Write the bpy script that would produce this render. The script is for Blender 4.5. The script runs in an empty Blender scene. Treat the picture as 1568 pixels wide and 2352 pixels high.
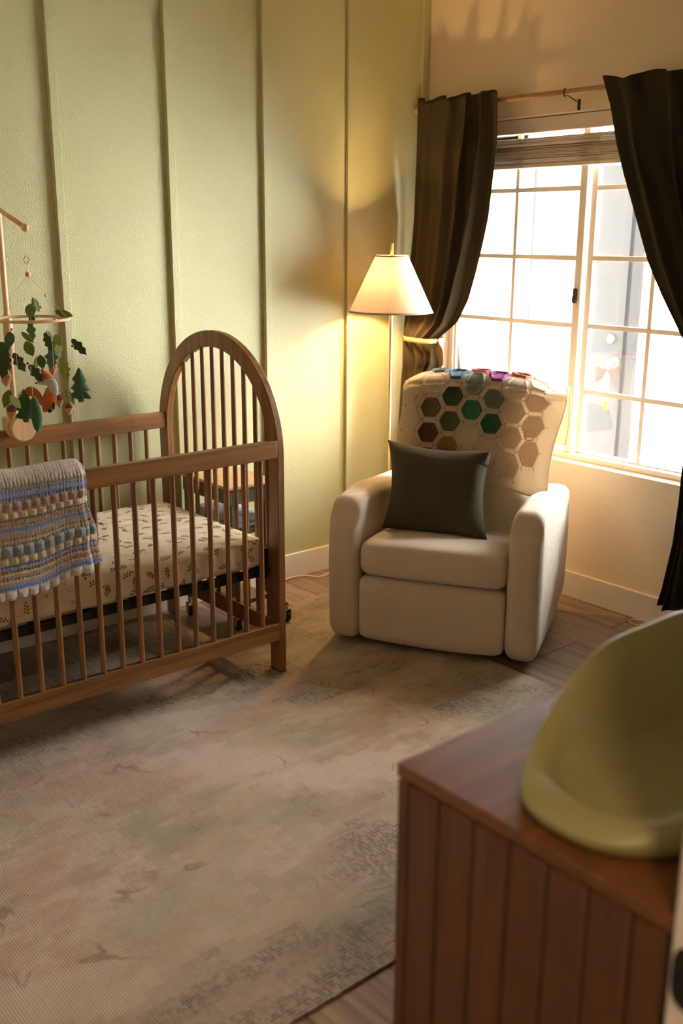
import bpy, bmesh, math, random
from mathutils import Vector, Matrix, noise
random.seed(7)
S = bpy.context.scene
COL = S.collection
PI = math.pi

# ------------------------------------------------------------------ camera
cam_d = bpy.data.cameras.new('camera'); cam = bpy.data.objects.new('camera', cam_d); COL.objects.link(cam)
cam_d.sensor_fit = 'VERTICAL'; cam_d.sensor_height = 36.0; cam_d.sensor_width = 24.0
cam_d.lens = 2318.94 / 2352 * 36.0
cam_d.clip_start = 0.05
cam.matrix_world = Matrix(((0.7655146, 0.1668706, -0.6214030, -3.7473), (-0.6434010, 0.2056668, -0.7373848, -3.8127),
                           (0.0047541, 0.9642901, 0.2648056, 1.65), (0, 0, 0, 1)))
cam_d.dof.use_dof = True; cam_d.dof.focus_distance = 3.75; cam_d.dof.aperture_fstop = 2.3
S.camera = cam
# ------------------------------------------------------------------ world, sun, exposure
W = bpy.data.worlds.new('overcast_sky'); S.world = W; W.use_nodes = True
wn = W.node_tree.nodes; wn.clear()
wo = wn.new('ShaderNodeOutputWorld'); wb = wn.new('ShaderNodeBackground')
wb.inputs[0].default_value = (0.95, 0.97, 1.0, 1); wb.inputs[1].default_value = 21.5
W.node_tree.links.new(wb.outputs[0], wo.inputs[0])
pd = bpy.data.lights.new('window_portal', 'AREA'); pd.shape = 'RECTANGLE'; pd.size = 1.56; pd.size_y = 1.54
po = bpy.data.objects.new('window_portal', pd); COL.objects.link(po)
po.location = (0.17, -0.91, 1.40); po.rotation_euler = (0, math.radians(90), 0); pd.cycles.is_portal = True
S.view_settings.view_transform = 'Standard'; S.view_settings.look = 'None'
S.view_settings.gamma = 1.0; S.view_settings.use_curve_mapping = False
S.view_settings.exposure = 1.55
S.cycles.use_denoising = True
S.cycles.max_bounces = 12; S.cycles.diffuse_bounces = 7; S.cycles.transparent_max_bounces = 16
S.cycles.sample_clamp_indirect = 8.0
LAMP_W = 42.0
HALL_W = 8.0

# ------------------------------------------------------------------ materials
def newmat(name):
    m = bpy.data.materials.new(name); m.use_nodes = True
    return m, m.node_tree.nodes, m.node_tree.links, m.node_tree.nodes['Principled BSDF']
def mat(name, col, rough=0.6, metal=0.0, bump=None, sheen=0.0, vary=None, spec=0.5, rnd=0.0):
    """col linear rgb; bump=(scale,strength,distance); vary=(scale,col2,detail)"""
    m, n, l, b = newmat(name)
    b.inputs['Base Color'].default_value = (*col, 1); b.inputs['Roughness'].default_value = rough
    b.inputs['Metallic'].default_value = metal; b.inputs['Specular IOR Level'].default_value = spec
    if sheen: b.inputs['Sheen Weight'].default_value = sheen; b.inputs['Sheen Roughness'].default_value = 0.5
    tc = n.new('ShaderNodeTexCoord')
    if vary:
        nz = n.new('ShaderNodeTexNoise'); nz.inputs['Scale'].default_value = vary[0]; nz.inputs['Detail'].default_value = 4
        mx = n.new('ShaderNodeMix'); mx.data_type = 'RGBA'
        mx.inputs[6].default_value = (*col, 1); mx.inputs[7].default_value = (*vary[1], 1)
        l.new(tc.outputs['Object'], nz.inputs['Vector']); l.new(nz.outputs['Fac'], mx.inputs[0]); l.new(mx.outputs[2], b.inputs['Base Color'])
    if bump:
        nb = n.new('ShaderNodeTexNoise'); nb.inputs['Scale'].default_value = bump[0]; nb.inputs['Detail'].default_value = 3
        bp = n.new('ShaderNodeBump'); bp.inputs['Strength'].default_value = bump[1]; bp.inputs['Distance'].default_value = bump[2]
        l.new(tc.outputs['Object'], nb.inputs['Vector']); l.new(nb.outputs['Fac'], bp.inputs['Height']); l.new(bp.outputs[0], b.inputs['Normal'])
    return m
def wood(name, c1, c2, rough=0.45, axis='z', scale=1.0, rnd=False):
    m, n, l, b = newmat(name)
    tc = n.new('ShaderNodeTexCoord'); mp = n.new('ShaderNodeMapping')
    sc = {'x': (1.2, 22, 22), 'y': (22, 1.2, 22), 'z': (22, 22, 1.2)}[axis]
    mp.inputs['Scale'].default_value = tuple(s * scale for s in sc)
    nz = n.new('ShaderNodeTexNoise'); nz.inputs['Scale'].default_value = 1.6; nz.inputs['Detail'].default_value = 6; nz.inputs['Distortion'].default_value = 0.8
    cr = n.new('ShaderNodeValToRGB'); cr.color_ramp.elements[0].position = 0.35; cr.color_ramp.elements[1].position = 0.68
    cr.color_ramp.elements[0].color = (*c1, 1); cr.color_ramp.elements[1].color = (*c2, 1)
    l.new(tc.outputs['Object'], mp.inputs['Vector'])
    if rnd:
        oi = n.new('ShaderNodeObjectInfo'); ad = n.new('ShaderNodeVectorMath'); ad.operation = 'ADD'
        sc2 = n.new('ShaderNodeMath'); sc2.operation = 'MULTIPLY'; sc2.inputs[1].default_value = 37.0
        l.new(oi.outputs['Random'], sc2.inputs[0]); l.new(mp.outputs[0], ad.inputs[0]); l.new(sc2.outputs[0], ad.inputs[1]); l.new(ad.outputs[0], nz.inputs['Vector'])
        hs = n.new('ShaderNodeHueSaturation'); mr = n.new('ShaderNodeMapRange')
        mr.inputs[3].default_value = 0.72; mr.inputs[4].default_value = 1.22
        l.new(oi.outputs['Random'], mr.inputs[0]); l.new(mr.outputs[0], hs.inputs['Value']); l.new(cr.outputs[0], hs.inputs['Color']); l.new(hs.outputs[0], b.inputs['Base Color'])
    else:
        l.new(mp.outputs[0], nz.inputs['Vector']); l.new(cr.outputs[0], b.inputs['Base Color'])
    l.new(nz.outputs['Fac'], cr.inputs[0])
    bp = n.new('ShaderNodeBump'); bp.inputs['Strength'].default_value = 0.12; bp.inputs['Distance'].default_value = 0.002
    l.new(nz.outputs['Fac'], bp.inputs['Height']); l.new(bp.outputs[0], b.inputs['Normal'])
    b.inputs['Roughness'].default_value = rough
    return m
GREEN = mat('sage_green_paint', (.475, .460, .235), .55, bump=(170, .55, .0035))
CREAM = mat('warm_white_paint', (.76, .62, .44), .6, bump=(150, .5, .003))
TRIMW = mat('white_trim_paint', (.74, .68, .58), .4)
CEIL = mat('ceiling_paint', (.60, .51, .38), .8, bump=(90, .5, .004))
VINYL = mat('almond_window_vinyl', (.84, .72, .58), .4)
WALNUTX = wood('brown_stained_wood', (.15, .060, .014), (.29, .130, .032), .38, 'x')
WALNUTZ = wood('brown_stained_wood_upright', (.15, .060, .016), (.27, .120, .034), .38, 'z')
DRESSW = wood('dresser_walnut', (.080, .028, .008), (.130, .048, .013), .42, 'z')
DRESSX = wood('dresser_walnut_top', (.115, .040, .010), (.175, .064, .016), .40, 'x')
PLANK = wood('oak_floor_plank', (.155, .094, .054), (.30, .20, .125), .42, 'y', rnd=True)
PALEWOOD = wood('pale_beech', (.60, .36, .17), (.72, .47, .26), .5, 'z')
RODW = wood('honey_wood_rod', (.30, .15, .06), (.42, .23, .10), .4, 'y')
TABLEW = wood('oak_table_top', (.48, .30, .13), (.60, .40, .20), .45, 'y')
BOUCLE = mat('cream_boucle', (.83, .69, .51), .95, bump=(380, 1.0, .008), sheen=.4)
OLIVEB = mat('dark_olive_boucle', (.055, .045, .022), .95, bump=(300, 1.0, .009), sheen=.15, spec=.15, vary=(420, (.095, .078, .035)))
CURT = mat('dark_olive_curtain', (.040, .033, .018), .95, bump=(500, .25, .001), spec=.1)
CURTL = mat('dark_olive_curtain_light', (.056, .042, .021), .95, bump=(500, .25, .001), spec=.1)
LEATHER = mat('tan_leather', (.70, .36, .13), .55)
BRASS = mat('brushed_brass', (.78, .55, .24), .28, 1.0)
DARKM = mat('dark_bronze_metal', (.06, .045, .03), .45, .7)
BLACKM = mat('black_metal', (.012, .012, .012), .4, .3)
CHROME = mat('chrome', (.75, .72, .68), .15, 1.0)
RUBBER = mat('black_rubber', (.012, .012, .012), .5)
SAGEMETAL = mat('grey_green_paint', (.10, .115, .068), .5)
SAGEPAD = mat('sage_green_foam', (.30, .28, .13), .36)
WHITEPL = mat('white_plastic_cord', (.78, .72, .62), .4)
STUCCO = mat('white_stucco', (.80, .80, .80), .9, bump=(60, .5, .01))
CONC = mat('pale_concrete', (.75, .75, .74), .9)
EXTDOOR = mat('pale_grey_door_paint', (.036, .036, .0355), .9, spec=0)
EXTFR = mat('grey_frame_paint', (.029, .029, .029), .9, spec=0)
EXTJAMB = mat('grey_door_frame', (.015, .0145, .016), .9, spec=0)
SLATM = mat('tan_blind_slat', (.62, .50, .34), .5)
SLATL = mat('light_blind_rail', (.70, .58, .46), .5)
HALLM = mat('hall_paint', (.66, .58, .46), .7)

def rug_material():
    m, n, l, b = newmat('faded_distressed_rug')
    tc = n.new('ShaderNodeTexCoord'); b.inputs['Roughness'].default_value = .95
    def N(scale, detail=3, dist=0, vec=None, rough=.5):
        t = n.new('ShaderNodeTexNoise'); t.inputs['Scale'].default_value = scale; t.inputs['Detail'].default_value = detail
        t.inputs['Distortion'].default_value = dist; t.inputs['Roughness'].default_value = rough
        l.new(vec or tc.outputs['Object'], t.inputs['Vector']); return t
    def mapv(sc, loc=(0, 0, 0)):
        mp = n.new('ShaderNodeMapping'); mp.inputs['Scale'].default_value = sc; mp.inputs['Location'].default_value = loc
        l.new(tc.outputs['Object'], mp.inputs['Vector']); return mp.outputs[0]
    def ramp(src, p0, p1, c0=(0, 0, 0, 1), c1=(1, 1, 1, 1)):
        r = n.new('ShaderNodeValToRGB'); r.color_ramp.elements[0].position = p0; r.color_ramp.elements[1].position = p1
        r.color_ramp.elements[0].color = c0; r.color_ramp.elements[1].color = c1; l.new(src, r.inputs[0]); return r.outputs[0]
    def mul(a, c):
        t = n.new('ShaderNodeMath'); t.operation = 'MULTIPLY'; l.new(a, t.inputs[0])
        if isinstance(c, float): t.inputs[1].default_value = c
        else: l.new(c, t.inputs[1])
        return t.outputs[0]
    def mix(f, a, c):
        t = n.new('ShaderNodeMix'); t.data_type = 'RGBA'; l.new(f, t.inputs[0])
        (l.new(a, t.inputs[6]) if not isinstance(a, tuple) else setattr(t.inputs[6], 'default_value', a))
        (l.new(c, t.inputs[7]) if not isinstance(c, tuple) else setattr(t.inputs[7], 'default_value', c)); return t.outputs[2]
    # soft colour fields
    base = mix(ramp(N(2.2, 2).outputs['Fac'], .38, .62), (.52, .415, .335, 1), (.43, .335, .245, 1))
    base = mix(mul(ramp(N(3.1, 4, vec=mapv((.8, 1.4, 1), (7, 3, 0)), rough=.65).outputs['Fac'], .50, .60), .55), base, (.40, .245, .175, 1))
    base = mix(mul(ramp(N(2.6, 4, vec=mapv((.8, 1.4, 1), (1, 9, 0)), rough=.65).outputs['Fac'], .51, .62), .6), base, (.33, .315, .225, 1))
    # blocky worn patches: coordinates snapped to a coarse weave, longer along x, denser in the border bands
    sn = n.new('ShaderNodeVectorMath'); sn.operation = 'SNAP'; sn.inputs[1].default_value = (.052, .026, 1)
    l.new(tc.outputs['Object'], sn.inputs[0])
    st = n.new('ShaderNodeMapping'); st.inputs['Scale'].default_value = (.75, 1.35, 1); l.new(sn.outputs[0], st.inputs['Vector'])
    sx = n.new('ShaderNodeSeparateXYZ'); l.new(tc.outputs['Object'], sx.inputs[0])
    def band(src, a, c, k):
        t = n.new('ShaderNodeMapRange'); t.interpolation_type = 'SMOOTHSTEP'; t.inputs[1].default_value = a; t.inputs[2].default_value = c; t.inputs[3].default_value = 0; t.inputs[4].default_value = k; l.new(src, t.inputs[0]); return t.outputs[0]
    def add(a, c):
        t = n.new('ShaderNodeMath'); t.operation = 'ADD'; l.new(a, t.inputs[0]); l.new(c, t.inputs[1]); return t.outputs[0]
    bias = add(band(sx.outputs['X'], -1.45, -1.22, .075), add(band(sx.outputs['Y'], -1.98, -2.08, .05), band(sx.outputs['Y'], -.95, -.80, .03)))
    bign = add(N(2.1, 5, vec=st.outputs[0], rough=.68).outputs['Fac'], bias)
    big = ramp(bign, .468, .535)
    vbig = ramp(bign, .555, .65)
    # cross weave grid
    wx = n.new('ShaderNodeTexWave'); wx.wave_type = 'BANDS'; wx.bands_direction = 'X'; wx.inputs['Scale'].default_value = 46; wx.inputs['Distortion'].default_value = .6; wx.inputs['Detail'].default_value = 1
    wy = n.new('ShaderNodeTexWave'); wy.wave_type = 'BANDS'; wy.bands_direction = 'Y'; wy.inputs['Scale'].default_value = 30; wy.inputs['Distortion'].default_value = .8
    l.new(tc.outputs['Object'], wx.inputs['Vector']); l.new(tc.outputs['Object'], wy.inputs['Vector'])
    fine = N(120, 2, vec=mapv((1, .35, 1)))
    mxm = n.new('ShaderNodeMath'); mxm.operation = 'MAXIMUM'; l.new(ramp(wy.outputs['Fac'], .45, .8), mxm.inputs[0]); l.new(ramp(wx.outputs['Fac'], .50, .85), mxm.inputs[1])
    soft = N(75, 2, vec=mapv((1.4, .8, 1), (3, 1, 0)))
    dots = mul(mxm.outputs[0], ramp(soft.outputs['Fac'], .36, .62))
    dark = mul(big, dots)
    dark2 = mul(dark, ramp(vbig, -.6, 1.0))
    c = mix(mul(dark2, .75), base, (.14, .105, .065, 1))
    c = mix(mul(big, .28), c, (.19, .150, .095, 1)); c = mix(mul(mul(vbig, dots), .75), c, (.085, .065, .04, 1))
    # thin scroll lines: contours of a noise field
    ct = N(2.3, 4, .6, vec=mapv((1, 1, 1), (2, 5, 0)))
    ab = n.new('ShaderNodeMath'); ab.operation = 'SUBTRACT'; ab.inputs[1].default_value = .5; l.new(ct.outputs['Fac'], ab.inputs[0])
    ab2 = n.new('ShaderNodeMath'); ab2.operation = 'ABSOLUTE'; l.new(ab.outputs[0], ab2.inputs[0])
    line = ramp(ab2.outputs[0], .004, .013, (1, 1, 1, 1), (0, 0, 0, 1))
    brk = ramp(N(6, 3).outputs['Fac'], .50, .62)
    c = mix(mul(mul(line, brk), .55), c, (.14, .095, .06, 1))
    # ribs running along y darken a little
    rib = ramp(wx.outputs['Fac'], .1, .55)
    inv = n.new('ShaderNodeMath'); inv.operation = 'SUBTRACT'; inv.inputs[0].default_value = 1.0; l.new(rib, inv.inputs[1])
    c = mix(mul(mul(inv.outputs[0], ramp(fine.outputs['Fac'], .3, .7)), .36), c, (.21, .155, .11, 1))
    l.new(c, b.inputs['Base Color'])
    bp = n.new('ShaderNodeBump'); bp.inputs['Strength'].default_value = .6; bp.inputs['Distance'].default_value = .002
    l.new(wx.outputs['Fac'], bp.inputs['Height']); l.new(bp.outputs[0], b.inputs['Normal'])
    return m
RUG = rug_material()

def sheet_material():
    m, n, l, b = newmat('leaf_print_sheet'); b.inputs['Roughness'].default_value = .9
    tc = n.new('ShaderNodeTexCoord')
    def vor(scale, rot, stretch, lo, hi):
        mp = n.new('ShaderNodeMapping'); mp.inputs['Rotation'].default_value = rot; mp.inputs['Scale'].default_value = stretch
        v = n.new('ShaderNodeTexVoronoi'); v.inputs['Scale'].default_value = scale
        l.new(tc.outputs['Object'], mp.inputs['Vector']); l.new(mp.outputs[0], v.inputs['Vector'])
        r = n.new('ShaderNodeValToRGB'); r.color_ramp.elements[0].position = lo; r.color_ramp.elements[1].position = hi
        r.color_ramp.elements[0].color = (1, 1, 1, 1); r.color_ramp.elements[1].color = (0, 0, 0, 1)
        l.new(v.outputs['Distance'], r.inputs[0]); return r.outputs[0]
    def mulm(a, c, k=1.0):
        t = n.new('ShaderNodeMath'); t.operation = 'MULTIPLY'; l.new(a, t.inputs[0]); l.new(c, t.inputs[1])
        t2 = n.new('ShaderNodeMath'); t2.operation = 'MULTIPLY'; t2.inputs[1].default_value = k; l.new(t.outputs[0], t2.inputs[0]); return t2.outputs[0]
    def nmask(scale, a, c, loc=0):
        mp = n.new('ShaderNodeMapping'); mp.inputs['Location'].default_value = (loc, loc, loc); l.new(tc.outputs['Object'], mp.inputs['Vector'])
        t = n.new('ShaderNodeTexNoise'); t.inputs['Scale'].default_value = scale; t.inputs['Detail'].default_value = 1; l.new(mp.outputs[0], t.inputs['Vector'])
        r = n.new('ShaderNodeValToRGB'); r.color_ramp.elements[0].position = a; r.color_ramp.elements[1].position = c; l.new(t.outputs['Fac'], r.inputs[0]); return r.outputs[0]
    leaves = vor(58, (.7, .9, .7), (1.9, .8, 1), .23, .29); leaves2 = vor(62, (-.6, .5, -.7), (.8, 2.0, 1.1), .22, .28)
    mask = nmask(17, .50, .545)
    f1 = mulm(leaves, mask, 0.0); f2 = mulm(leaves2, mask, 0.0)
    def mix(f, a, c):
        t = n.new('ShaderNodeMix'); t.data_type = 'RGBA'; l.new(f, t.inputs[0])
        (l.new(a, t.inputs[6]) if not isinstance(a, tuple) else setattr(t.inputs[6], 'default_value', a)); t.inputs[7].default_value = c; return t.outputs[2]
    fl = mulm(nmask(26, .60, .70, 5), nmask(70, .42, .5, 2), .45)
    c = mix(fl, (.72, .62, .46, 1), (.62, .30, .15, 1)); c = mix(f1, c, (.085, .12, .045, 1)); c = mix(f2, c, (.10, .13, .05, 1))
    l.new(c, b.inputs['Base Color'])
    nb = n.new('ShaderNodeTexNoise'); nb.inputs['Scale'].default_value = 9; l.new(tc.outputs['Object'], nb.inputs['Vector'])
    bp = n.new('ShaderNodeBump'); bp.inputs['Strength'].default_value = .5; bp.inputs['Distance'].default_value = .01
    l.new(nb.outputs['Fac'], bp.inputs['Height']); l.new(bp.outputs[0], b.inputs['Normal'])
    return m
SHEET = sheet_material()

def crochet(name, col, rough=.95, scale=230, trans=0.25, attr=None, strength=.9):
    m, n, l, b = newmat(name); out = n['Material Output']
    b.inputs['Base Color'].default_value = (*col, 1); b.inputs['Roughness'].default_value = rough; b.inputs['Sheen Weight'].default_value = .3
    tc = n.new('ShaderNodeTexCoord')
    if attr:
        a = n.new('ShaderNodeAttribute'); a.attribute_name = attr; l.new(a.outputs['Color'], b.inputs['Base Color'])
    v = n.new('ShaderNodeTexVoronoi'); v.inputs['Scale'].default_value = scale * 1.6; l.new(tc.outputs['Object'], v.inputs['Vector'])
    bp = n.new('ShaderNodeBump'); bp.inputs['Strength'].default_value = strength; bp.inputs['Distance'].default_value = .003; bp.invert = True
    l.new(v.outputs['Distance'], bp.inputs['Height']); l.new(bp.outputs[0], b.inputs['Normal'])
    if trans:
        t = n.new('ShaderNodeBsdfTranslucent'); t.inputs[0].default_value = (*col, 1)
        if attr: l.new(a.outputs['Color'], t.inputs[0])
        mx = n.new('ShaderNodeMixShader'); mx.inputs[0].default_value = trans
        l.new(b.outputs[0], mx.inputs[1]); l.new(t.outputs[0], mx.inputs[2]); l.new(mx.outputs[0], out.inputs[0])
    return m
THROW = crochet('cream_crochet_yarn', (.82, .68, .49), trans=.42)
BLANKET = crochet('striped_crochet_yarn', (.5, .45, .4), attr='stripe', scale=300, trans=.15)
def felt(name, col): return mat(name, col, .95, bump=(420, .6, .003), sheen=.25, vary=(160, tuple(c * .75 for c in col)))

def glass_material():
    m, n, l, b = newmat('window_glass'); out = n['Material Output']
    t = n.new('ShaderNodeBsdfTransparent'); g = n.new('ShaderNodeBsdfGlossy'); g.inputs['Roughness'].default_value = .02
    fr = n.new('ShaderNodeFresnel'); fr.inputs[0].default_value = 1.45; mx = n.new('ShaderNodeMixShader')
    l.new(fr.outputs[0], mx.inputs[0]); l.new(t.outputs[0], mx.inputs[1]); l.new(g.outputs[0], mx.inputs[2]); l.new(mx.outputs[0], out.inputs[0]); return m
GLASS = glass_material()
def screen_material():
    m, n, l, b = newmat('insect_screen_mesh'); out = n['Material Output']
    t = n.new('ShaderNodeBsdfTransparent'); d = n.new('ShaderNodeBsdfDiffuse'); d.inputs[0].default_value = (.06, .06, .06, 1)
    mx = n.new('ShaderNodeMixShader'); mx.inputs[0].default_value = .11
    l.new(t.outputs[0], mx.inputs[1]); l.new(d.outputs[0], mx.inputs[2]); l.new(mx.outputs[0], out.inputs[0]); return m
SCREEN = screen_material()
def shade_material():
    m, n, l, b = newmat('linen_lamp_shade'); out = n['Material Output']
    tc = n.new('ShaderNodeTexCoord'); nz = n.new('ShaderNodeTexNoise'); nz.inputs['Scale'].default_value = 120; nz.inputs['Detail'].default_value = 4
    mp = n.new('ShaderNodeMapping'); mp.inputs['Scale'].default_value = (1, 1, .35); l.new(tc.outputs['Object'], mp.inputs[0]); l.new(mp.outputs[0], nz.inputs['Vector'])
    cr = n.new('ShaderNodeValToRGB'); cr.color_ramp.elements[0].color = (.50, .37, .25, 1); cr.color_ramp.elements[1].color = (.70, .55, .40, 1); l.new(nz.outputs['Fac'], cr.inputs[0])
    t = n.new('ShaderNodeBsdfTranslucent'); d = n.new('ShaderNodeBsdfDiffuse'); l.new(cr.outputs[0], t.inputs[0]); l.new(cr.outputs[0], d.inputs[0])
    mx = n.new('ShaderNodeMixShader'); mx.inputs[0].default_value = .085
    l.new(d.outputs[0], mx.inputs[1]); l.new(t.outputs[0], mx.inputs[2]); l.new(mx.outputs[0], out.inputs[0]); return m
SHADE = shade_material()
def bulb_material():
    m, n, l, b = newmat('frosted_bulb'); b.inputs['Emission Color'].default_value = (1, .62, .26, 1); b.inputs['Emission Strength'].default_value = 12; return m
BULB = bulb_material()

# ------------------------------------------------------------------ mesh helpers
class B:
    def __init__(s): s.v = []; s.f = []
    def add(s, vs, fs):
        o = len(s.v); s.v += [tuple(v) for v in vs]; s.f += [tuple(i + o for i in f) for f in fs]; return s
    def box(s, x0, x1, y0, y1, z0, z1):
        return s.add([(x, y, z) for z in (z0, z1) for y in (y0, y1) for x in (x0, x1)],
                     [(0, 2, 3, 1), (4, 5, 7, 6), (0, 1, 5, 4), (2, 6, 7, 3), (0, 4, 6, 2), (1, 3, 7, 5)])
    def tube(s, pts, r, n=10, cap=True, closed=False):
        P = [Vector(p) for p in pts]; R = r if isinstance(r, (list, tuple)) else [r] * len(P); vs = []; fs = []
        prev = None; K = len(P)
        for i, p in enumerate(P):
            if closed: t = (P[(i + 1) % K] - P[i - 1])
            else: t = (P[min(i + 1, K - 1)] - P[max(i - 1, 0)])
            t.normalize()
            if prev is None:
                a = Vector((0, 0, 1)) if abs(t.z) < .9 else Vector((1, 0, 0)); u = t.cross(a).normalized()
            else: u = (prev - t * prev.dot(t)).normalized()
            w = t.cross(u); prev = u
            for k in range(n):
                an = 2 * PI * k / n; vs.append(p + (u * math.cos(an) + w * math.sin(an)) * R[i])
        m = K if closed else K - 1
        for i in range(m):
            for k in range(n):
                a = i * n + k; b = i * n + (k + 1) % n; c = ((i + 1) % K) * n + (k + 1) % n; d = ((i + 1) % K) * n + k; fs.append((a, b, c, d))
        if cap and not closed: fs += [tuple(range(n))[::-1], tuple(range((K - 1) * n, K * n))]
        return s.add(vs, fs)
    def lathe(s, prof, c=(0, 0, 0), n=28, axis='z', cap=True):
        vs = []; fs = []
        for r, h in prof:
            for k in range(n):
                a = 2 * PI * k / n; x, y = r * math.cos(a), r * math.sin(a)
                v = {'z': (x, y, h), 'y': (x, h, -y), 'x': (h, x, y)}[axis]; vs.append((v[0] + c[0], v[1] + c[1], v[2] + c[2]))
        for i in range(len(prof) - 1):
            for k in range(n): fs.append((i * n + k, i * n + (k + 1) % n, (i + 1) * n + (k + 1) % n, (i + 1) * n + k))
        if cap: fs += [tuple(range(n))[::-1], tuple(range((len(prof) - 1) * n, len(prof) * n))]
        return s.add(vs, fs)
    def ball(s, c, r, n=12, m=8, sz=1.0):
        return s.lathe([(max(r * math.sin(PI * i / m), 1e-5), -r * sz * math.cos(PI * i / m)) for i in range(m + 1)], c, n)
    def prism(s, poly, fn, d0, d1):
        """poly 2-D outline; fn(u,v,d)->xyz"""
        k = len(poly); vs = [fn(u, v, d0) for u, v in poly] + [fn(u, v, d1) for u, v in poly]
        fs = [tuple(range(k))[::-1], tuple(range(k, 2 * k))] + [(i, (i + 1) % k, (i + 1) % k + k, i + k) for i in range(k)]
        return s.add(vs, fs)
    def grid(s, fn, nu, nv, wrap=False):
        vs = [fn(i / nu, j / nv) for j in range(nv + 1) for i in range(nu + (0 if wrap else 1))]
        W_ = nu if wrap else nu + 1; fs = []
        for j in range(nv):
            for i in range(nu):
                i2 = (i + 1) % W_ if wrap else i + 1
                fs.append((j * W_ + i, j * W_ + i2, (j + 1) * W_ + i2, (j + 1) * W_ + i))
        return s.add(vs, fs)
def obj(name, b, m, parent=None, smooth=False, bevel=0, solid=0, subsurf=0, world=True, label=None, segs=2, angle=40):
    me = bpy.data.meshes.new(name); me.from_pydata(b.v, [], b.f); me.materials.append(m)
    bm = bmesh.new(); bm.from_mesh(me); bmesh.ops.recalc_face_normals(bm, faces=bm.faces); bm.to_mesh(me); bm.free()
    o = bpy.data.objects.new(name, me); COL.objects.link(o)
    if parent:
        o.parent = parent
        if world and parent.type == 'EMPTY':
            o.matrix_parent_inverse = parent.matrix_basis.inverted()
    if smooth:
        for p in me.polygons: p.use_smooth = True
        if smooth != 'all':
            bm = bmesh.new(); bm.from_mesh(me)
            for e in bm.edges:
                if len(e.link_faces) == 2 and e.calc_face_angle(0) > math.radians(angle): e.smooth = False
            bm.to_mesh(me); bm.free()
    if solid: md = o.modifiers.new('thickness', 'SOLIDIFY'); md.thickness = solid; md.offset = 0
    if bevel: md = o.modifiers.new('bevel', 'BEVEL'); md.width = bevel; md.segments = segs; md.limit_method = 'ANGLE'
    if subsurf: md = o.modifiers.new('sub', 'SUBSURF'); md.levels = subsurf; md.render_levels = subsurf
    if label: o['label'] = label
    return o
def tag(o, label, cat, group=None):
    o['label'] = label; o['category'] = cat
    if group: o['group'] = group
    return o
def empty(name, loc=(0, 0, 0), rz=0):
    o = bpy.data.objects.new(name, None); COL.objects.link(o); o.empty_display_size = .1
    o.matrix_basis = Matrix.Translation(loc) @ Matrix.Rotation(rz, 4, 'Z'); return o
def struct(o): o['kind'] = 'structure'; return o
def sm(a, b, x):
    t = min(1, max(0, (x - a) / (b - a))); return t * t * (3 - 2 * t)
def interp(tab, x):
    if x <= tab[0][0]: return tab[0][1]
    for (x0, y0), (x1, y1) in zip(tab, tab[1:]):
        if x <= x1: return y0 + (y1 - y0) * (x - x0) / (x1 - x0)
    return tab[-1][1]
def catmull(P, n):
    P = [Vector(p) for p in P]; P = [2 * P[0] - P[1]] + P + [2 * P[-1] - P[-2]]; out = []
    for i in range(1, len(P) - 2):
        for k in range(n):
            t = k / n; a, b, c, d = P[i - 1:i + 3]
            out.append(.5 * ((2 * b) + (c - a) * t + (2 * a - 5 * b + 4 * c - d) * t * t + (3 * b - a - 3 * c + d) * t ** 3))
    out.append(P[-2]); return out

# ------------------------------------------------------------------ room shell
X0, Y0, ZC = -3.95, -3.29, 2.85          # room is x[-3.95,0] y[-3.29,0]
fl = struct(obj('floor', B().box(-4.8, .1, -4.8, .1, -.06, -.014), mat('subfloor', (.05, .035, .02), .9)))
plank_cache = {}
def plank(x0, x1, y0, y1):
    w, L = round(x1 - x0, 4), round(y1 - y0, 3)
    if (w, L) not in plank_cache:
        g = .0009; o = obj('plank', B().box(g, w - g, g, L - g, -.014, 0), PLANK, fl, bevel=.0012, segs=1); plank_cache[(w, L)] = o
    else:
        o = plank_cache[(w, L)].copy(); COL.objects.link(o)
    o.location = (x0, y0, 0)
edges = [0.0, -.187]; 
while edges[-1] > -4.7: edges.append(edges[-1] - .243)
joints = [-1.422, -.62, -1.425, -.98, -.30, -1.15, -.75, -.45, -1.3, -.9, -.2, -1.1, -.55, -1.35, -.8, -.4, -1.2, -.65, -.1, -1.0]
for k in range(len(edges) - 1):
    x1, x0 = edges[k], edges[k + 1]; y = joints[k % len(joints)]
    while y < -.0: y += 1.22
    ys = [0.0]
    y -= 1.22
    while y > -4.7: ys.append(y); y -= 1.22
    ys.append(-4.75)
    for a, b in zip(ys, ys[1:]):
        if a - b > .02: plank(x0, x1, b, a)

wl = struct(obj('wall_left', B().box(X0 - .12, .16, 0, .12, 0, ZC), GREEN))
for x in (-3.904, -3.424, -2.944, -2.464, -1.982, -1.4834, -1.0041, -.5206, -.046):
    w = .033 if x < -.1 else .046
    obj('batten', B().box(x, x + w, -.019, .001, .1247, ZC), GREEN, wl, bevel=.0015, segs=1)
# window wall: opening y[-1.69,-.135] z[.638,2.166]
wr = struct(obj('wall_right', B().box(0, .16, -.135, 0, 0, ZC).box(0, .16, -4.8, -1.69, 0, ZC).box(0, .16, -1.69, -.135, 0, .638).box(0, .16, -1.69, -.135, 2.166, ZC), CREAM))
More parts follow.
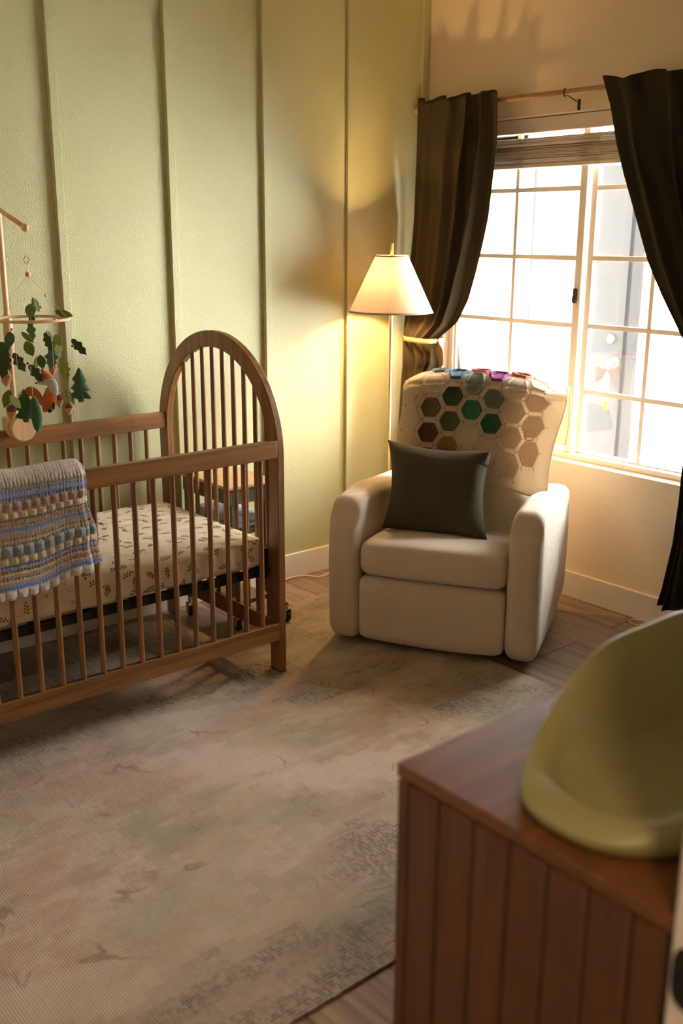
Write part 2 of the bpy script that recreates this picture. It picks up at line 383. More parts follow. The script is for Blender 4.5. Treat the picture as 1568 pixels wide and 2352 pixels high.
# wall with the doorway, opening x[-3.64,-2.80]
obj_wn = struct(obj('wall_near', B().box(-2.745, 0, -3.41, Y0, 0, ZC).box(X0 - .12, -3.70, -3.41, Y0, 0, ZC).box(-3.70, -2.745, -3.41, Y0, 2.06, ZC), CREAM))
struct(obj('wall_rear', B().box(X0 - .12, X0, -3.41, 0, 0, ZC), CREAM))
struct(obj('ceiling', B().box(-4.92, .16, -4.92, .12, ZC, ZC + .1), CEIL))
struct(obj('wall_hall', B().box(-4.92, -4.8, -4.92, -3.41, 0, ZC).box(-4.92, 0, -4.92, -4.8, 0, ZC).box(-4.92, -3.95 - .12, -3.41, -3.29, 0, ZC), HALLM))
def baseb(name, x0, x1, y0, y1): return struct(obj(name, B().box(x0, x1, y0, y1, 0, .1247), TRIMW, bevel=.003))
baseb('baseboard_left', X0, 0, -.0155, 0)
baseb('baseboard_right', -.0155, 0, Y0, -.0155)
baseb('baseboard_near', -2.69, -.0155, Y0, Y0 + .015)
baseb('baseboard_rear', X0, X0 + .015, Y0, -.0155)
# door frame of the doorway: jambs, casing, strike plate
dj = struct(obj('door_1', B().box(-2.768, -2.745, -3.43, -3.275, 0, 2.05).box(-3.70, -3.675, -3.43, -3.275, 0, 2.05).box(-3.70, -2.745, -3.43, -3.275, 2.05, 2.075), TRIMW, bevel=.004))
obj('casing', B().box(-2.755, -2.695, -3.29, -3.276, 0, 2.13), TRIMW, dj, bevel=.003)
obj('casing', B().box(-3.76, -3.70, -3.29, -3.272, 0, 2.13), TRIMW, dj, bevel=.003)
obj('strike_plate', B().prism([(-3.312 + .032 * math.copysign(abs(math.cos(a)) ** .6, math.cos(a)), .787 + .044 * math.copysign(abs(math.sin(a)) ** .6, math.sin(a))) for a in [k * 2 * PI / 28 for k in range(28)]], lambda u, v, d: (d, u, v), -2.7715, -2.7675), BLACKM, dj, bevel=.001, label='black metal strike plate')

hl = empty('added_hall_light', (-3.6, -4.2, ZC))
obj('shade', B().lathe([(.17, ZC), (.17, ZC - .03), (.14, ZC - .075), (.06, ZC - .095), (.001, ZC - .10)], (-3.6, -4.2, 0), 32), mat('opal_glass', (.8, .75, .65), .4), hl, smooth='all')
hd = bpy.data.lights.new('hall_fill_light', 'AREA'); hd.shape = 'DISK'; hd.size = .3; hd.energy = HALL_W; hd.color = (1, .74, .45)  # unseen lamp added as warm fill from behind the camera
ho = bpy.data.objects.new('hall_fill_light', hd); COL.objects.link(ho); ho.location = (-3.6, -4.2, ZC - .11)
tag(hl, 'added unseen opal ceiling light for warm fill in the hallway behind the doorway', 'ceiling light')
# window
wf = struct(empty('window_1', (.1, -.91, .638)))
b = B(); fr0, fr1 = .07, .145
b.box(fr0, fr1, -.165, -.135, .638, 2.166).box(fr0, fr1, -1.69, -1.66, .638, 2.166).box(fr0, fr1, -1.69, -.135, .638, .662).box(fr0, fr1, -1.69, -.135, 2.14, 2.166)
obj('frame', b, VINYL, wf, bevel=.003)
HZ = [.9523, 1.2532, 1.5541, 1.855]
def sash(name, ya, yb, xs, stileL, stileR, mid):
    s = obj(name, B().box(xs - .014, xs + .014, ya, ya + stileL, .662, 2.14).box(xs - .014, xs + .014, yb - stileR, yb, .662, 2.14)
            .box(xs - .014, xs + .014, ya, yb, .652, .668).box(xs - .014, xs + .014, ya, yb, 2.12, 2.14), VINYL, wf, bevel=.002)
    zs = [.662] + HZ + [2.14]; yc = [ya + stileL, mid, yb - stileR]
    obj('muntin', B().box(xs - .008, xs + .008, mid - .0105, mid + .0105, .662, 2.14), VINYL, s, bevel=.002)
    for z in HZ: obj('muntin', B().box(xs - .0085, xs + .0085, ya + stileL - .003, yb - stileR + .003, z - .0105, z + .0105), VINYL, s, bevel=.002)
    for z0, z1 in zip(zs, zs[1:]):
        for a, c in zip(yc, yc[1:]): obj('pane', B().box(xs - .0015, xs + .0015, a, c, z0, z1), GLASS, s)
sash('sash', -.932, -.165, .098, .034, .008, -.53)
sash('sash', -1.66, -.94, .125, .008, .030, -1.2826)
obj('latch', B().box(.070, .084, -.918, -.904, 1.355, 1.42).box(.062, .072, -.916, -.906, 1.36, 1.385), DARKM, wf, bevel=.002, label='small bronze sash latch')
obj('screen_frame', B().box(.150, .158, -.958, -.942, .655, 2.15).box(.150, .158, -1.67, -1.652, .655, 2.15).box(.150, .158, -1.67, -.942, .655, .668).box(.150, .158, -1.67, -.942, 2.13, 2.15), VINYL, wf)
obj('insect_screen', B().box(.1535, .1540, -1.655, -.955, .665, 2.135), SCREEN, wf)

# ------------------------------------------------------------------ outside
struct(obj('ground_outside', B().box(.16, 9, -8, 6, -.12, -.05), CONC))
tag(obj('porch_wall', B().box(1.22, 1.36, .36, 3.2, -.05, 2.9).box(1.22, 1.36, -.62, -.50, -.05, 2.9).box(1.22, 1.36, -.62, 3.2, 2.12, 2.9), STUCCO), 'white stucco porch wall outside around the grey front door', 'wall')
tag(obj('added_shade_roof', B().box(.165, 1.60, -.66, 3.2, 2.62, 2.74), STUCCO), 'unseen white roof added outside to shade the front door', 'roof')  # added out of view to keep skylight off the front door
fd = empty('front_door', (1.24, 0, -.05))
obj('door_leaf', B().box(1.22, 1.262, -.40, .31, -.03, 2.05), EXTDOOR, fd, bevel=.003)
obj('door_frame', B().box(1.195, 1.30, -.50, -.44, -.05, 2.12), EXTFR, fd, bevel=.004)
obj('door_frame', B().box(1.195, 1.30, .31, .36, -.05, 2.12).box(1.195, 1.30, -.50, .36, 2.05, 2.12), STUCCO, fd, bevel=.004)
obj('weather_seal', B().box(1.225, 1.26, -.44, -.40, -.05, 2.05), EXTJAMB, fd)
EXTBR = mat('aged_brass_lock', (.10, .09, .075), .6, .6)
obj('deadbolt', B().lathe([(.026, 1.222), (.028, 1.212), (.022, 1.200), (.010, 1.198)], (0, -.325, 1.08), 20, 'x'), EXTBR, fd, smooth=True)
obj('door_knob', B().lathe([(.030, 1.222), (.030, 1.214), (.012, 1.205), (.012, 1.185), (.024, 1.175), (.027, 1.16), (.018, 1.148), (.001, 1.146)], (0, -.362, .945), 20, 'x'), EXTBR, fd, smooth=True)
fd2 = tag(fd, 'pale grey front door seen outside through right window sash', 'door')
dk = empty('door_hanger', (1.14, -.36, .93))
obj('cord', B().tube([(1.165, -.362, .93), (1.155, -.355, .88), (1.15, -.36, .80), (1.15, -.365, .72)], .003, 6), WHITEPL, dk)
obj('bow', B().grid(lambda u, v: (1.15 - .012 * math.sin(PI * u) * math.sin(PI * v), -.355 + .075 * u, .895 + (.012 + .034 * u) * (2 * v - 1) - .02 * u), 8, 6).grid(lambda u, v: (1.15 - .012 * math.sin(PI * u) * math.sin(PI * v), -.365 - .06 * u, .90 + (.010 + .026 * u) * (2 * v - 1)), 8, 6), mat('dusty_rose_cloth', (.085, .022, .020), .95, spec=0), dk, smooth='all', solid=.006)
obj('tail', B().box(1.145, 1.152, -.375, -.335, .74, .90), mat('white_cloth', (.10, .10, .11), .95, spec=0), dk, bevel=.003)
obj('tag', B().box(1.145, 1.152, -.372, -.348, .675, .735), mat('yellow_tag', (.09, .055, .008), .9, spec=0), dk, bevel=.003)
tag(dk, 'faded pink bow with white tails hung on the outside door knob', 'decoration')
pp = empty('potted_shrub', (1.8, -.42, -.05))
obj('pot', B().lathe([(.09, -.05), (.13, .05), (.15, .22), (.155, .225), (.14, .215), (.12, .17)], (1.8, -.45, 0), 24), mat('grey_pot', (.35, .33, .32), .8), pp, smooth=True)
obj('soil', B().lathe([(.13, .18), (.13, .19)], (1.8, -.45, 0), 20), mat('soil', (.10, .07, .05), 1), pp)
LEAFG = mat('shrub_leaf', (.12, .20, .07), .6)
bs = B(); bl = B(); rr = random.Random(3)
for k in range(9):
    a = rr.uniform(0, 6.28); tx, ty, tz = 1.8 + .10 * math.cos(a), -.45 + .10 * math.sin(a), rr.uniform(.42, .60)
    pts = catmull([(1.8 + .02 * math.cos(a), -.45 + .02 * math.sin(a), .18), (1.8 + .05 * math.cos(a), -.45 + .05 * math.sin(a), .33), (tx, ty, tz)], 4); bs.tube(pts, .003, 5)
    for p in pts[2:]:
        for q in range(2):
            an = rr.uniform(0, 6.28); d = Vector((math.cos(an), math.sin(an), .5)) * .035; w = Vector((-math.sin(an), math.cos(an), 0)) * .009
            bl.add([p, p + d * .5 + w, p + d, p + d * .5 - w], [(0, 1, 2, 3)])
obj('stem', bs, mat('shrub_stem', (.15, .10, .06), .8), pp); lv = obj('leaf', bl, LEAFG, pp); lv['kind'] = 'stuff'
tag(pp, 'leafy potted shrub outside beyond the lower right window panes', 'plant')

# ------------------------------------------------------------------ blind
bd = empty('window_blind', (.066, -.91, 2.166))
obj('headrail', B().box(.046, .092, -1.655, -.140, 2.100, 2.163), SLATL, bd, bevel=.003)
rr = random.Random(5)
sl = None
for k in range(26):
    z = 1.9675 + k * .00435
    if sl is None:
        sl = obj('slat', B().grid(lambda u, v: (-.021 + .042 * u, -.7575 + 1.515 * v, .0035 * math.sin(PI * u)), 4, 1), SLATM, bd, solid=.0022, smooth=True, world=False); o = sl
    else: o = sl.copy(); COL.objects.link(o)
    off = -.006 if k in (5, 6, 11, 12, 17, 18) else rr.uniform(-.0015, .003)
    o.location = (off, .01, z - 2.166); o.rotation_euler = (0, rr.uniform(-.05, .07), 0)
obj('bottom_rail', B().box(.043, .089, -1.655, -.140, 1.949, 1.966), SLATL, bd, bevel=.003)
for y in (-.60, -1.02, -1.45):
    obj('ladder_cord', B().tube([(.0415 + .003 * math.sin(i * 2.1), y + .004 * math.sin(i * 1.7), 1.955 + i * .012) for i in range(13)], .0016, 6).tube([(.041, y + .012 + .005 * math.sin(i * 1.3), 1.955 + i * .012) for i in range(12)], .0013, 5), SLATM, bd)
    obj('lift_cord', B().tube([(.066, y, 2.08), (.066, y, 2.105)], .0012, 5), SLATM, bd)
tag(bd, 'tan slatted blind pulled up in a stack across the window top', 'blind')

# ------------------------------------------------------------------ curtain rod and curtains
rod = empty('curtain_rod', (-.082, -.02, 2.235))
obj('pole', B().tube([(-.082, -.028, 2.238), (-.082, -.60, 2.236), (-.082, -2.08, 2.228)], .0125, 16), RODW, rod, smooth=True)
obj('finial', B().ball((-.082, -.026, 2.238), .022, 16, 10), RODW, rod, smooth='all')
obj('finial', B().ball((-.082, -2.09, 2.228), .021, 16, 10), RODW, rod, smooth='all')
obj('joint_collar', B().tube([(-.082, -.668, 2.236), (-.082, -.676, 2.236)], .0135, 16), RODW, rod, smooth=True)
ringm = mat('bronze_ring', (.16, .08, .03), .4, .8)
obj('bracket', B().tube([(-.082 + .0155 * math.cos(a), -.912 + .006 * math.cos(a), 2.2335 + .0155 * math.sin(a)) for a in [i * 2 * PI / 16 for i in range(16)]], .003, 6, closed=True)
    .tube([(-.067, -.912, 2.225), (0, -.912, 2.205)], .003, 6), ringm, rod, smooth=True, label='dark bronze rod bracket ring')
obj('bracket_plate', B().box(-.004, 0, -.935, -.921, 2.168, 2.212).box(-.006, -.003, -.932, -.924, 2.20, 2.207), DARKM, rod, bevel=.001)
obj('bracket', B().tube([(-.082 + .0155 * math.cos(a), -.25, 2.2365 + .0155 * math.sin(a)) for a in [i * 2 * PI / 16 for i in range(16)]], .003, 6, closed=True).tube([(-.067, -.25, 2.227), (0, -.25, 2.205)], .003, 6), ringm, rod, smooth=True)
obj('bracket', B().tube([(-.082 + .0155 * math.cos(a), -1.95, 2.2285 + .0155 * math.sin(a)) for a in [i * 2 * PI / 16 for i in range(16)]], .003, 6, closed=True).tube([(-.067, -1.95, 2.22), (0, -1.95, 2.20)], .003, 6), ringm, rod, smooth=True)
tag(rod, 'honey coloured wooden curtain rod with bronze bracket above the window', 'curtain rod')

def curtain(name, Lt, Rt, zt, zb, nf, m, amp, tie, wob=0, seed=0, xoff=None):
    """Lt/Rt tables z->(x,y); folds run down between them"""
    def tab(T, z, k): return interp(sorted((p[0], p[1 + k]) for p in T), z)
    def fn(u, v):
        z = zt + (zb - zt) * v
        xl, yl, xr, yr = tab(Lt, z, 0), tab(Lt, z, 1), tab(Rt, z, 0), tab(Rt, z, 1)
        g = math.exp(-((z - tie) / .10) ** 2)              # gathered at the tie
        ph = nf * u * 2 * PI + 1.2 * math.sin(2.3 * u * PI + seed)
        top = sm(zt - .35, zt, z)
        a = amp * (1 - .55 * g) * (1 + .5 * math.sin(5 * u + 1.7 * z + seed))
        w = math.sin(ph) + .35 * math.sin(2.17 * ph + 3 * z + seed) * (1 - g)
        w = w * (1 - top) + top * math.tanh(2.2 * math.sin(ph)) * .52
        edge = sm(0, .06, u) * sm(0, .15, 1 - u)
        x = xl + (xr - xl) * u + a * w * edge - .035 * g * math.sin(PI * u)
        y = yl + (yr - yl) * u + .35 * a * math.cos(ph) * edge
        zz = z + (.007 * math.sin(ph * 1.0) + .005 * math.sin(23 * u + seed)) * sm(.05, 0, v)
        zz += -.05 * math.sin(PI * u) * sm(.25, 0, abs(z - tie - .1)) * (1 if z > tie else 0) * .3
        return (x, min(y, -.022), zz)
    c = obj(name, B().grid(fn, 150, 110), m, smooth='all', solid=.0025)
    return c, fn
Ltab = [(2.3, -.128, -.072), (2.05, -.126, -.070), (1.73, -.115, -.050), (1.48, -.135, -.045), (1.14, -.170, -.046), (.75, -.172, -.045), (.1, -.16, -.05)]
Rtab = [(2.3, -.128, -.572), (2.05, -.118, -.578), (1.92, -.105, -.552), (1.73, -.10, -.528), (1.61, -.10, -.500), (1.493, -.10, -.468), (1.35, -.10, -.421), (1.24, -.10, -.354), (1.17, -.11, -.262), (1.145, -.11, -.232), (1.10, -.10, -.262), (1.03, -.10, -.268), (.99, -.10, -.24), (.6, -.10, -.30), (.1, -.10, -.33)]
cl, fL = curtain('curtain', Ltab, Rtab, 2.272, .10, 4.3, CURTL, .038, 1.145, seed=.6)
tag(cl, 'dark olive curtain in the corner tied back behind the lamp', 'curtain', 'window curtains')
Ltab2 = [(2.3, -.128, -1.120), (2.259, -.128, -1.133), (2.156, -.126, -1.180), (2.012, -.10, -1.203), (1.892, -.10, -1.249), (1.722, -.10, -1.323), (1.553, -.10, -1.394), (1.419, -.10, -1.474), (1.255, -.10, -1.585), (1.15, -.10, -1.68), (1.05, -.09, -1.655), (.72, -.08, -1.622), (.60, -.08, -1.622), (.41, -.08, -1.612), (.2, -.08, -1.582), (.13, -.08, -1.566), (.0, -.08, -1.56)]
Rtab2 = [(2.3, -.128, -2.05), (1.5, -.10, -2.0), (1.15, -.12, -1.90), (.1, -.10, -2.0)]
cr_, fR = curtain('curtain', Ltab2, Rtab2, 2.262, .12, 5.6, CURT, .034, 1.145, seed=2.1)
tag(cr_, 'dark curtain at the right edge swept aside from the window', 'curtain', 'window curtains')
def tieback(name, ya, yb, xa, xb, z, label):
    pts = [];  n = 24
    yc, xc, ry, rx = (ya + yb) / 2, (xa + xb) / 2, abs(ya - yb) / 2, abs(xa - xb) / 2
    def fn(u, v):
        a = 2 * PI * u; s = lambda t: math.copysign(abs(t) ** .55, t)
        return (xc - rx * s(math.cos(a)), yc + ry * s(math.sin(a)), z - .0115 + .023 * v + .004 * math.sin(a))
    return tag(obj(name, B().grid(fn, 40, 1, wrap=True), LEATHER, solid=.003, smooth=True), label, 'tieback')
tieback('curtain_tieback', -.058, -.232, -.205, -.03, 1.146, 'orange tan leather strap tying the left curtain beside the lamp')
tieback('curtain_tieback', -1.67, -1.93, -.20, -.03, 1.146, 'tan leather strap tying the right curtain')

# ------------------------------------------------------------------ rug
rug = obj('area_rug', B().box(-3.92, -.871, -2.3605, -.3053, .0005, .0085), RUG, bevel=.002)
tag(rug, 'large faded beige rug with worn distressed pattern under the crib', 'rug')

# ------------------------------------------------------------------ crib
XI, XO, YF, YB = -1.595, -1.565, -.895, -.045
cb = empty('baby_crib', ((XI - 2.945) / 2, (YF + YB) / 2, .0085))
def endframe(xi, xo):
    cy, r, zs, w = (YF + YB) / 2, (YF - YB) / -2, .866, .063
    ri = r - w; outer = [(YF, .0085), (YF, zs)]; inner = [(YF + w, .0085), (YF + w, zs)]
    N = 40
    outer += [(cy - r * math.cos(PI * i / N), zs + r * math.sin(PI * i / N)) for i in range(1, N)] + [(YB, zs), (YB, .0085)]
    inner += [(cy - ri * math.cos(PI * i / N), zs + ri * math.sin(PI * i / N)) for i in range(1, N)] + [(YB - w, zs), (YB - w, .0085)]
    n = len(outer); vs = [(xi, y, z) for y, z in outer] + [(xi, y, z) for y, z in inner] + [(xo, y, z) for y, z in outer] + [(xo, y, z) for y, z in inner]; fs = []
    for i in range(n - 1):
        fs += [(i, i + 1, n + i + 1, n + i), (2 * n + i, 3 * n + i, 3 * n + i + 1, 2 * n + i + 1), (i, 2 * n + i, 2 * n + i + 1, i + 1), (n + i, n + i + 1, 3 * n + i + 1, 3 * n + i)]
    fs += [(0, n, 3 * n, 2 * n), (n - 1, 3 * n - 1, 4 * n - 1, 2 * n - 1)]
    e = obj('end_arch', B().add(vs, fs), WALNUTZ, cb, smooth=True, bevel=.003, angle=30)
    xm = (xi + xo) / 2
    obj('end_rail', B().box(xm - .013, xm + .013, YF + w, YB - w, .145, .212), WALNUTX, e, bevel=.003)
    for k in range(9):
        y = -.237 - k * .0713; zt = zs + math.sqrt(max(ri * ri - (y - cy) ** 2, 0)) + .008
        obj('spindle', B().tube([(xm, y, .205), (xm, y, zt)], .0095, 12), WALNUTZ, e, smooth=True)
endframe(XI, XO); endframe(-2.915, -2.945)
def side(yf, yb, first, pitch, name):
    ym = (yf + yb) / 2
    r = obj(name, B().box(-2.915, XI, yf, yb, .858, .925), WALNUTX, cb, bevel=.003)
    obj('bottom_rail', B().box(-2.915, XI, yf, yb, .144, .212), WALNUTX, cb, bevel=.003)
    x = first
    while x > -2.88:
        obj('spindle', B().tube([(x, ym, .205), (x, ym, .865)], .0095, 12), WALNUTZ, r, smooth=True); x -= pitch
side(-.895, -.867, -1.665, .0735, 'front_top_rail'); side(-.103, -.075, -1.684, .0743, 'back_top_rail')
b = B()
for y in (-.845, -.135): b.box(-2.90, -1.61, y - .012, y + .012, .405, .434)
for x in (-2.888, -1.622): b.box(x - .012, x + .012, -.845, -.135, .405, .434)
for i in range(1, 7): b.box(-2.90 + i * .185 - .012, -2.90 + i * .185 + .012, -.845, -.135, .418, .432)
obj('mattress_support', b, BLACKM, cb, label='black metal mattress support')
for x in (-1.606, -2.904):
    for y in (-.80, -.18): obj('support_bracket', B().box(x - .010, x + .010, y - .03, y + .03, .38, .50), BLACKM, cb, bevel=.002)
obj('foot', B().box(XI, XO, YF, YF + .063, .0085, .0125), BLACKM, cb)
tag(cb, 'brown wooden crib with arched spindle ends on the rug', 'crib')

def mattress():
    def fn(u, v): pass
    bm = bmesh.new(); bmesh.ops.create_cube(bm, size=1.0); bmesh.ops.subdivide_edges(bm, edges=bm.edges, cuts=30, use_grid_fill=True)
    x0, x1, y0, y1, z0, z1 = -2.905, -1.622, -.852, -.125, .435, .552; R = .03
    for v in bm.verts:
        p = Vector((v.co.x * (x1 - x0), v.co.y * (y1 - y0), v.co.z * (z1 - z0))); h = Vector(((x1 - x0) / 2 - R, (y1 - y0) / 2 - R, (z1 - z0) / 2 - R))
        q = Vector([max(-h[i], min(h[i], p[i])) for i in range(3)]); d = p - q
        if d.length > 1e-6: p = q + d.normalized() * R
        c = Vector(((x0 + x1) / 2, (y0 + y1) / 2, (z0 + z1) / 2)); w = p + c
        nn = noise.noise(w * 5) * .006 + noise.noise(w * 14) * .003
        side_ = 1 if abs(d.z) < abs(d.y) else .4
        p.z += nn * side_ + (.006 * (1 - (p.x / .65) ** 2) if p.z > 0 else 0); p.y += noise.noise(w * 8 + Vector((3, 3, 3))) * .005
        v.co = p + c
    me = bpy.data.meshes.new('crib_mattress'); bm.to_mesh(me); bm.free(); me.materials.append(SHEET)
    for p in me.polygons: p.use_smooth = True
    o = bpy.data.objects.new('crib_mattress', me); COL.objects.link(o); return o
mt = mattress()
from mathutils.bvhtree import BVHTree
bvh = BVHTree.FromPolygons([v.co[:] for v in mt.data.vertices], [tuple(p.vertices) for p in mt.data.polygons])
LP1, LP2 = B(), B(); rl = random.Random(11)
def onsheet(mode, a, c):
    if mode == 'top': o_, d_ = Vector((a, c, 1)), Vector((0, 0, -1))
    elif mode == 'front': o_, d_ = Vector((a, -1.2, c)), Vector((0, 1, 0))
    else: o_, d_ = Vector((-1.3, a, c)), Vector((-1, 0, 0))
    h = bvh.ray_cast(o_, d_)
    return h[0] - d_ * .0006 if h[0] else None
def printleaf(bb, mode, a, c, L, Wd, ang):
    pts = []
    for u_, w_ in ((0, 0), (.3, .42), (.62, .40), (1, 0), (.62, -.40), (.3, -.42)):
        x = u_ * L; y = w_ * Wd
        p = onsheet(mode, a + x * math.cos(ang) - y * math.sin(ang), c + x * math.sin(ang) + y * math.cos(ang))
        if p is None: return
        pts.append(p)
    if max((p - pts[0]).length for p in pts) > L * 1.5: return
    bb.add(pts, [tuple(range(6))])
for mode, a0, a1, c0, c1 in (('top', -2.90, -1.64, -.84, -.14), ('front', -2.88, -1.64, .452, .542), ('end', -.83, -.15, .452, .54)):
    st_ = .062; na = int((a1 - a0) / st_); nc = max(1, int((c1 - c0) / st_ + .3)) if mode == 'top' else 2
    for i_ in range(na + 1):
        for j_ in range(nc + (1 if mode == 'top' else 0)):
            a = a0 + (i_ + rl.uniform(.1, .9) * .8) * st_; c = c0 + (j_ + .5 + rl.uniform(-.2, .2)) * ((c1 - c0) / nc if mode != 'top' else st_) - (0 if mode != 'top' else .03)
            if rl.random() < .16:
                for q in range(4): printleaf(LP2, mode, a + rl.uniform(-.006, .006), c + rl.uniform(-.006, .006), .009, .008, rl.uniform(0, 6.28))
                continue
            an = rl.uniform(0, 6.28); L = rl.uniform(.028, .042); bend = rl.uniform(-12, 12)
            for q in range(7):
                f_ = (q + 1) / 7; aa = an + bend * f_ * L; px_, py_ = a + math.cos(aa) * L * f_, c + math.sin(aa) * L * f_
                printleaf(LP1, mode, px_, py_, .0125, .0065, aa + (.85 if q % 2 else -.85) * (1 if q < 6 else 0))
PR1 = mat('sage_leaf_print', (.10, .125, .05), .9); PR2 = mat('peach_flower_print', (.58, .33, .19), .9)
o1 = obj('leaf_print', LP1, PR1, mt); o1['kind'] = 'stuff'; o2 = obj('flower_print', LP2, PR2, mt); o2['kind'] = 'stuff'
tag(mt, 'crib mattress in a cream sheet printed with green leaf sprigs', 'mattress')

# ------------------------------------------------------------------ crocheted blanket on the front rail
PW = (.36, .40, .62); GRY = (.42, .43, .40); MAU = (.46, .30, .22); CRM = (.70, .58, .36); TAN = (.50, .34, .20); YEL = (.62, .47, .25); SG = (.30, .34, .32); BLU = (.25, .29, .52); WHT = (.72, .63, .52)
rows = [(.000, WHT), (.012, GRY), (.027, PW), (.040, PW), (.052, BLU), (.060, GRY), (.072, MAU), (.100, CRM), (.126, SG), (.133, TAN), (.150, YEL), (.160, BLU), (.171, GRY), (.186, TAN), (.198, MAU), (.203, YEL), (.217, GRY), (.232, SG), (.262, CRM), (.288, SG), (.294, PW), (.306, MAU), (.318, CRM), (.326, MAU), (.345, CRM), (.352, TAN), (.360, PW), (.366, BLU), (.380, WHT), (.43, WHT)]
def rowcol(t, s):
    c = rows[0][1]
    for tt, cc in rows:
        if t >= tt: c = cc
    h = noise.noise(Vector((s * 60, t * 60, 1))) * .5 + .5
    k = .82 + .36 * (noise.noise(Vector((s * 150, t * 150, 4))) * .5 + .5)
    if c in (GRY, TAN, MAU) and h > .62: c = tuple((a + b_) / 2 for a, b_ in zip(c, YEL))
    return tuple(x * k for x in c)
def relief(s, t):
    """height in metres of the stitches"""
    h = .0012 * abs(math.sin(s * 330)) + .0010 * abs(math.sin(t * 420))
    for c0, c1, per, ph, A in ((.068, .102, .030, 0, .007), (.100, .128, .030, .5, .008), (.222, .262, .034, .2, .009), (.262, .290, .030, 0, .007), (-.004, .014, .012, 0, .005), (.378, .41, .036, 0, .006)):
        if c0 < t < c1:
            a = abs(math.sin(PI * (s / per + ph))); b_ = math.sin(PI * (t - c0) / (c1 - c0)); h += A * math.sqrt(max(a * b_, 0))
    for tc_ in (.030, .056, .066, .128, .152, .200, .220, .292, .316, .343):
        if abs(t - tc_) < .0035 and math.sin(s * 2 * PI / .0115) > .1: h -= .004
    return h
KR = 1.27
def blanket(name, x0, x1, tmax, off, parent, hx, back=False):
    NX, NT = int((x1 - x0) / .0034), int((tmax + .075) / .0034); cols = []
    YR, ZR = -.881, .925
    bld = B()
    def fn(u, v):
        s = x0 + (x1 - x0) * u; t = -.075 + (tmax + .075) * v
        # drape: centre of the rail y=-.881, half thickness .014
        rr_ = .024 + off
        if t > .0: a = None; y = YR - rr_; z = ZR - t; ny, nz_ = -1, 0
        if t <= 0 and t > -.04:
            a = PI * (-t / .04); y = YR - rr_ * math.cos(a); z = ZR + rr_ * .95 * math.sin(a) - .0; ny, nz_ = -math.cos(a), math.sin(a)
        elif t <= -.04: y = YR + rr_; z = ZR - (-.04 - t) * 3.2; ny, nz_ = 1, 0
        slant = hx(s)
        if t > 0: z = ZR - t * slant
        h = relief(s, t * KR) * 1.35 + .004 * math.sin(s * 21 + 2 * t) * sm(0, .3, t) + .007 * noise.noise(Vector((s * 7, t * 6, off * 50)))
        e = min(u, 1 - u); h *= sm(0, .02, e) * .9 + .1
        # scalloped hem
        if t > tmax - .03: z -= .009 * abs(math.sin(PI * s / .036)) ** .7 * (t - tmax + .03) / .03
        y += ny * h; z += nz_ * h
        if t > 0: y -= .012 * sm(0, .4, t)
        xx = s + .004 * math.sin(t * 45) * sm(.85, 1, u) + (.035 * sm(.05, tmax, t) * u if back else .008 * sm(.05, tmax, t) * u)
        cols.append(rowcol(t * KR if t > 0 else -t * .3, s if not back else s + .013)); return (xx, y, z)
    bld.grid(fn, NX, NT)
    o = obj(name, bld, BLANKET, parent, smooth='all', solid=.004)
    ca = o.data.color_attributes.new('stripe', 'FLOAT_COLOR', 'POINT')
    for i, c in enumerate(cols): ca.data[i].color = (*c, 1)
    return o
bk = blanket('crib_blanket', -2.86, -2.375, .318, .012, None, lambda s: 1.0 + .30 * sm(-2.40, -2.62, s) * 0 + .10 * sm(-2.42, -2.56, s))
blanket('under_layer', -2.80, -2.362, .300, .0, bk, lambda s: 1.0, back=True)
# hem pieces continue the striping
tag(bk, 'striped crochet blanket in blue, cream and mauve over the crib rail', 'blanket')

# ------------------------------------------------------------------ side table between crib and corner
stb = empty('side_table', (-1.39, -.28, 0))
obj('table_top', B().box(-1.535, -1.285, -.475, -.085, .640, .655), TABLEW, stb, bevel=.004)
for args in ((-1.522, -1.508, -.462, -.098), (-1.312, -1.298, -.462, -.098), (-1.508, -1.312, -.462, -.448), (-1.508, -1.312, -.112, -.098)):
    obj('apron', B().box(*args, .575, .640), SAGEMETAL, stb, bevel=.002)
for x, y, fx_, fy in ((-1.510, -.448, -1.475, -.430), (-1.510, -.112, -1.530, -.135), (-1.335, -.452, -1.245, -.475), (-1.318, -.120, -1.250, -.130)):
    l_ = obj('leg', B().tube([(x, y, .64), (x, y, .17), (x + (fx_ - x) * .45, y + (fy - y) * .45, .105), (fx_, fy, .088)], [.0125, .0125, .012, .010], 10), SAGEMETAL, stb, smooth=True)
    zb = .0085 if fy < -.3 else .0005
    obj('caster_fork', B().lathe([(.006, .066), (.009, .072), (.013, .078), (.009, .084), (.006, .092)], (fx_, fy, 0), 14).box(fx_ - .015, fx_ - .012, fy - .012, fy + .012, zb + .020, .068).box(fx_ + .012, fx_ + .015, fy - .012, fy + .012, zb + .020, .068).box(fx_ - .015, fx_ + .015, fy - .012, fy + .012, .064, .068), CHROME, l_, bevel=.001)
    obj('caster_wheel', B().lathe([(.017, -.010), (.0235, -.006), (.0235, .006), (.017, .010)], (fx_, fy, zb + .0235), 18, 'x'), RUBBER, l_, smooth=True)
    if y < -.3: obj('leg', B().tube([(x + .032, y + .02, .63), (x + .032, y + .02, .17), (x + .02 + (fx_ - x) * .5, y + .01, .105)], .008, 10), SAGEMETAL, stb, smooth=True)
obj('shelf', B().box(-1.522, -1.298, -.462, -.098, .44, .455), SAGEMETAL, stb, bevel=.002)
obj('lower_shelf', B().box(-1.505, -1.32, -.44, -.12, .12, .14), WALNUTX, stb, bevel=.002)
tag(stb, 'small rolling side table with oak top and grey green legs', 'table')
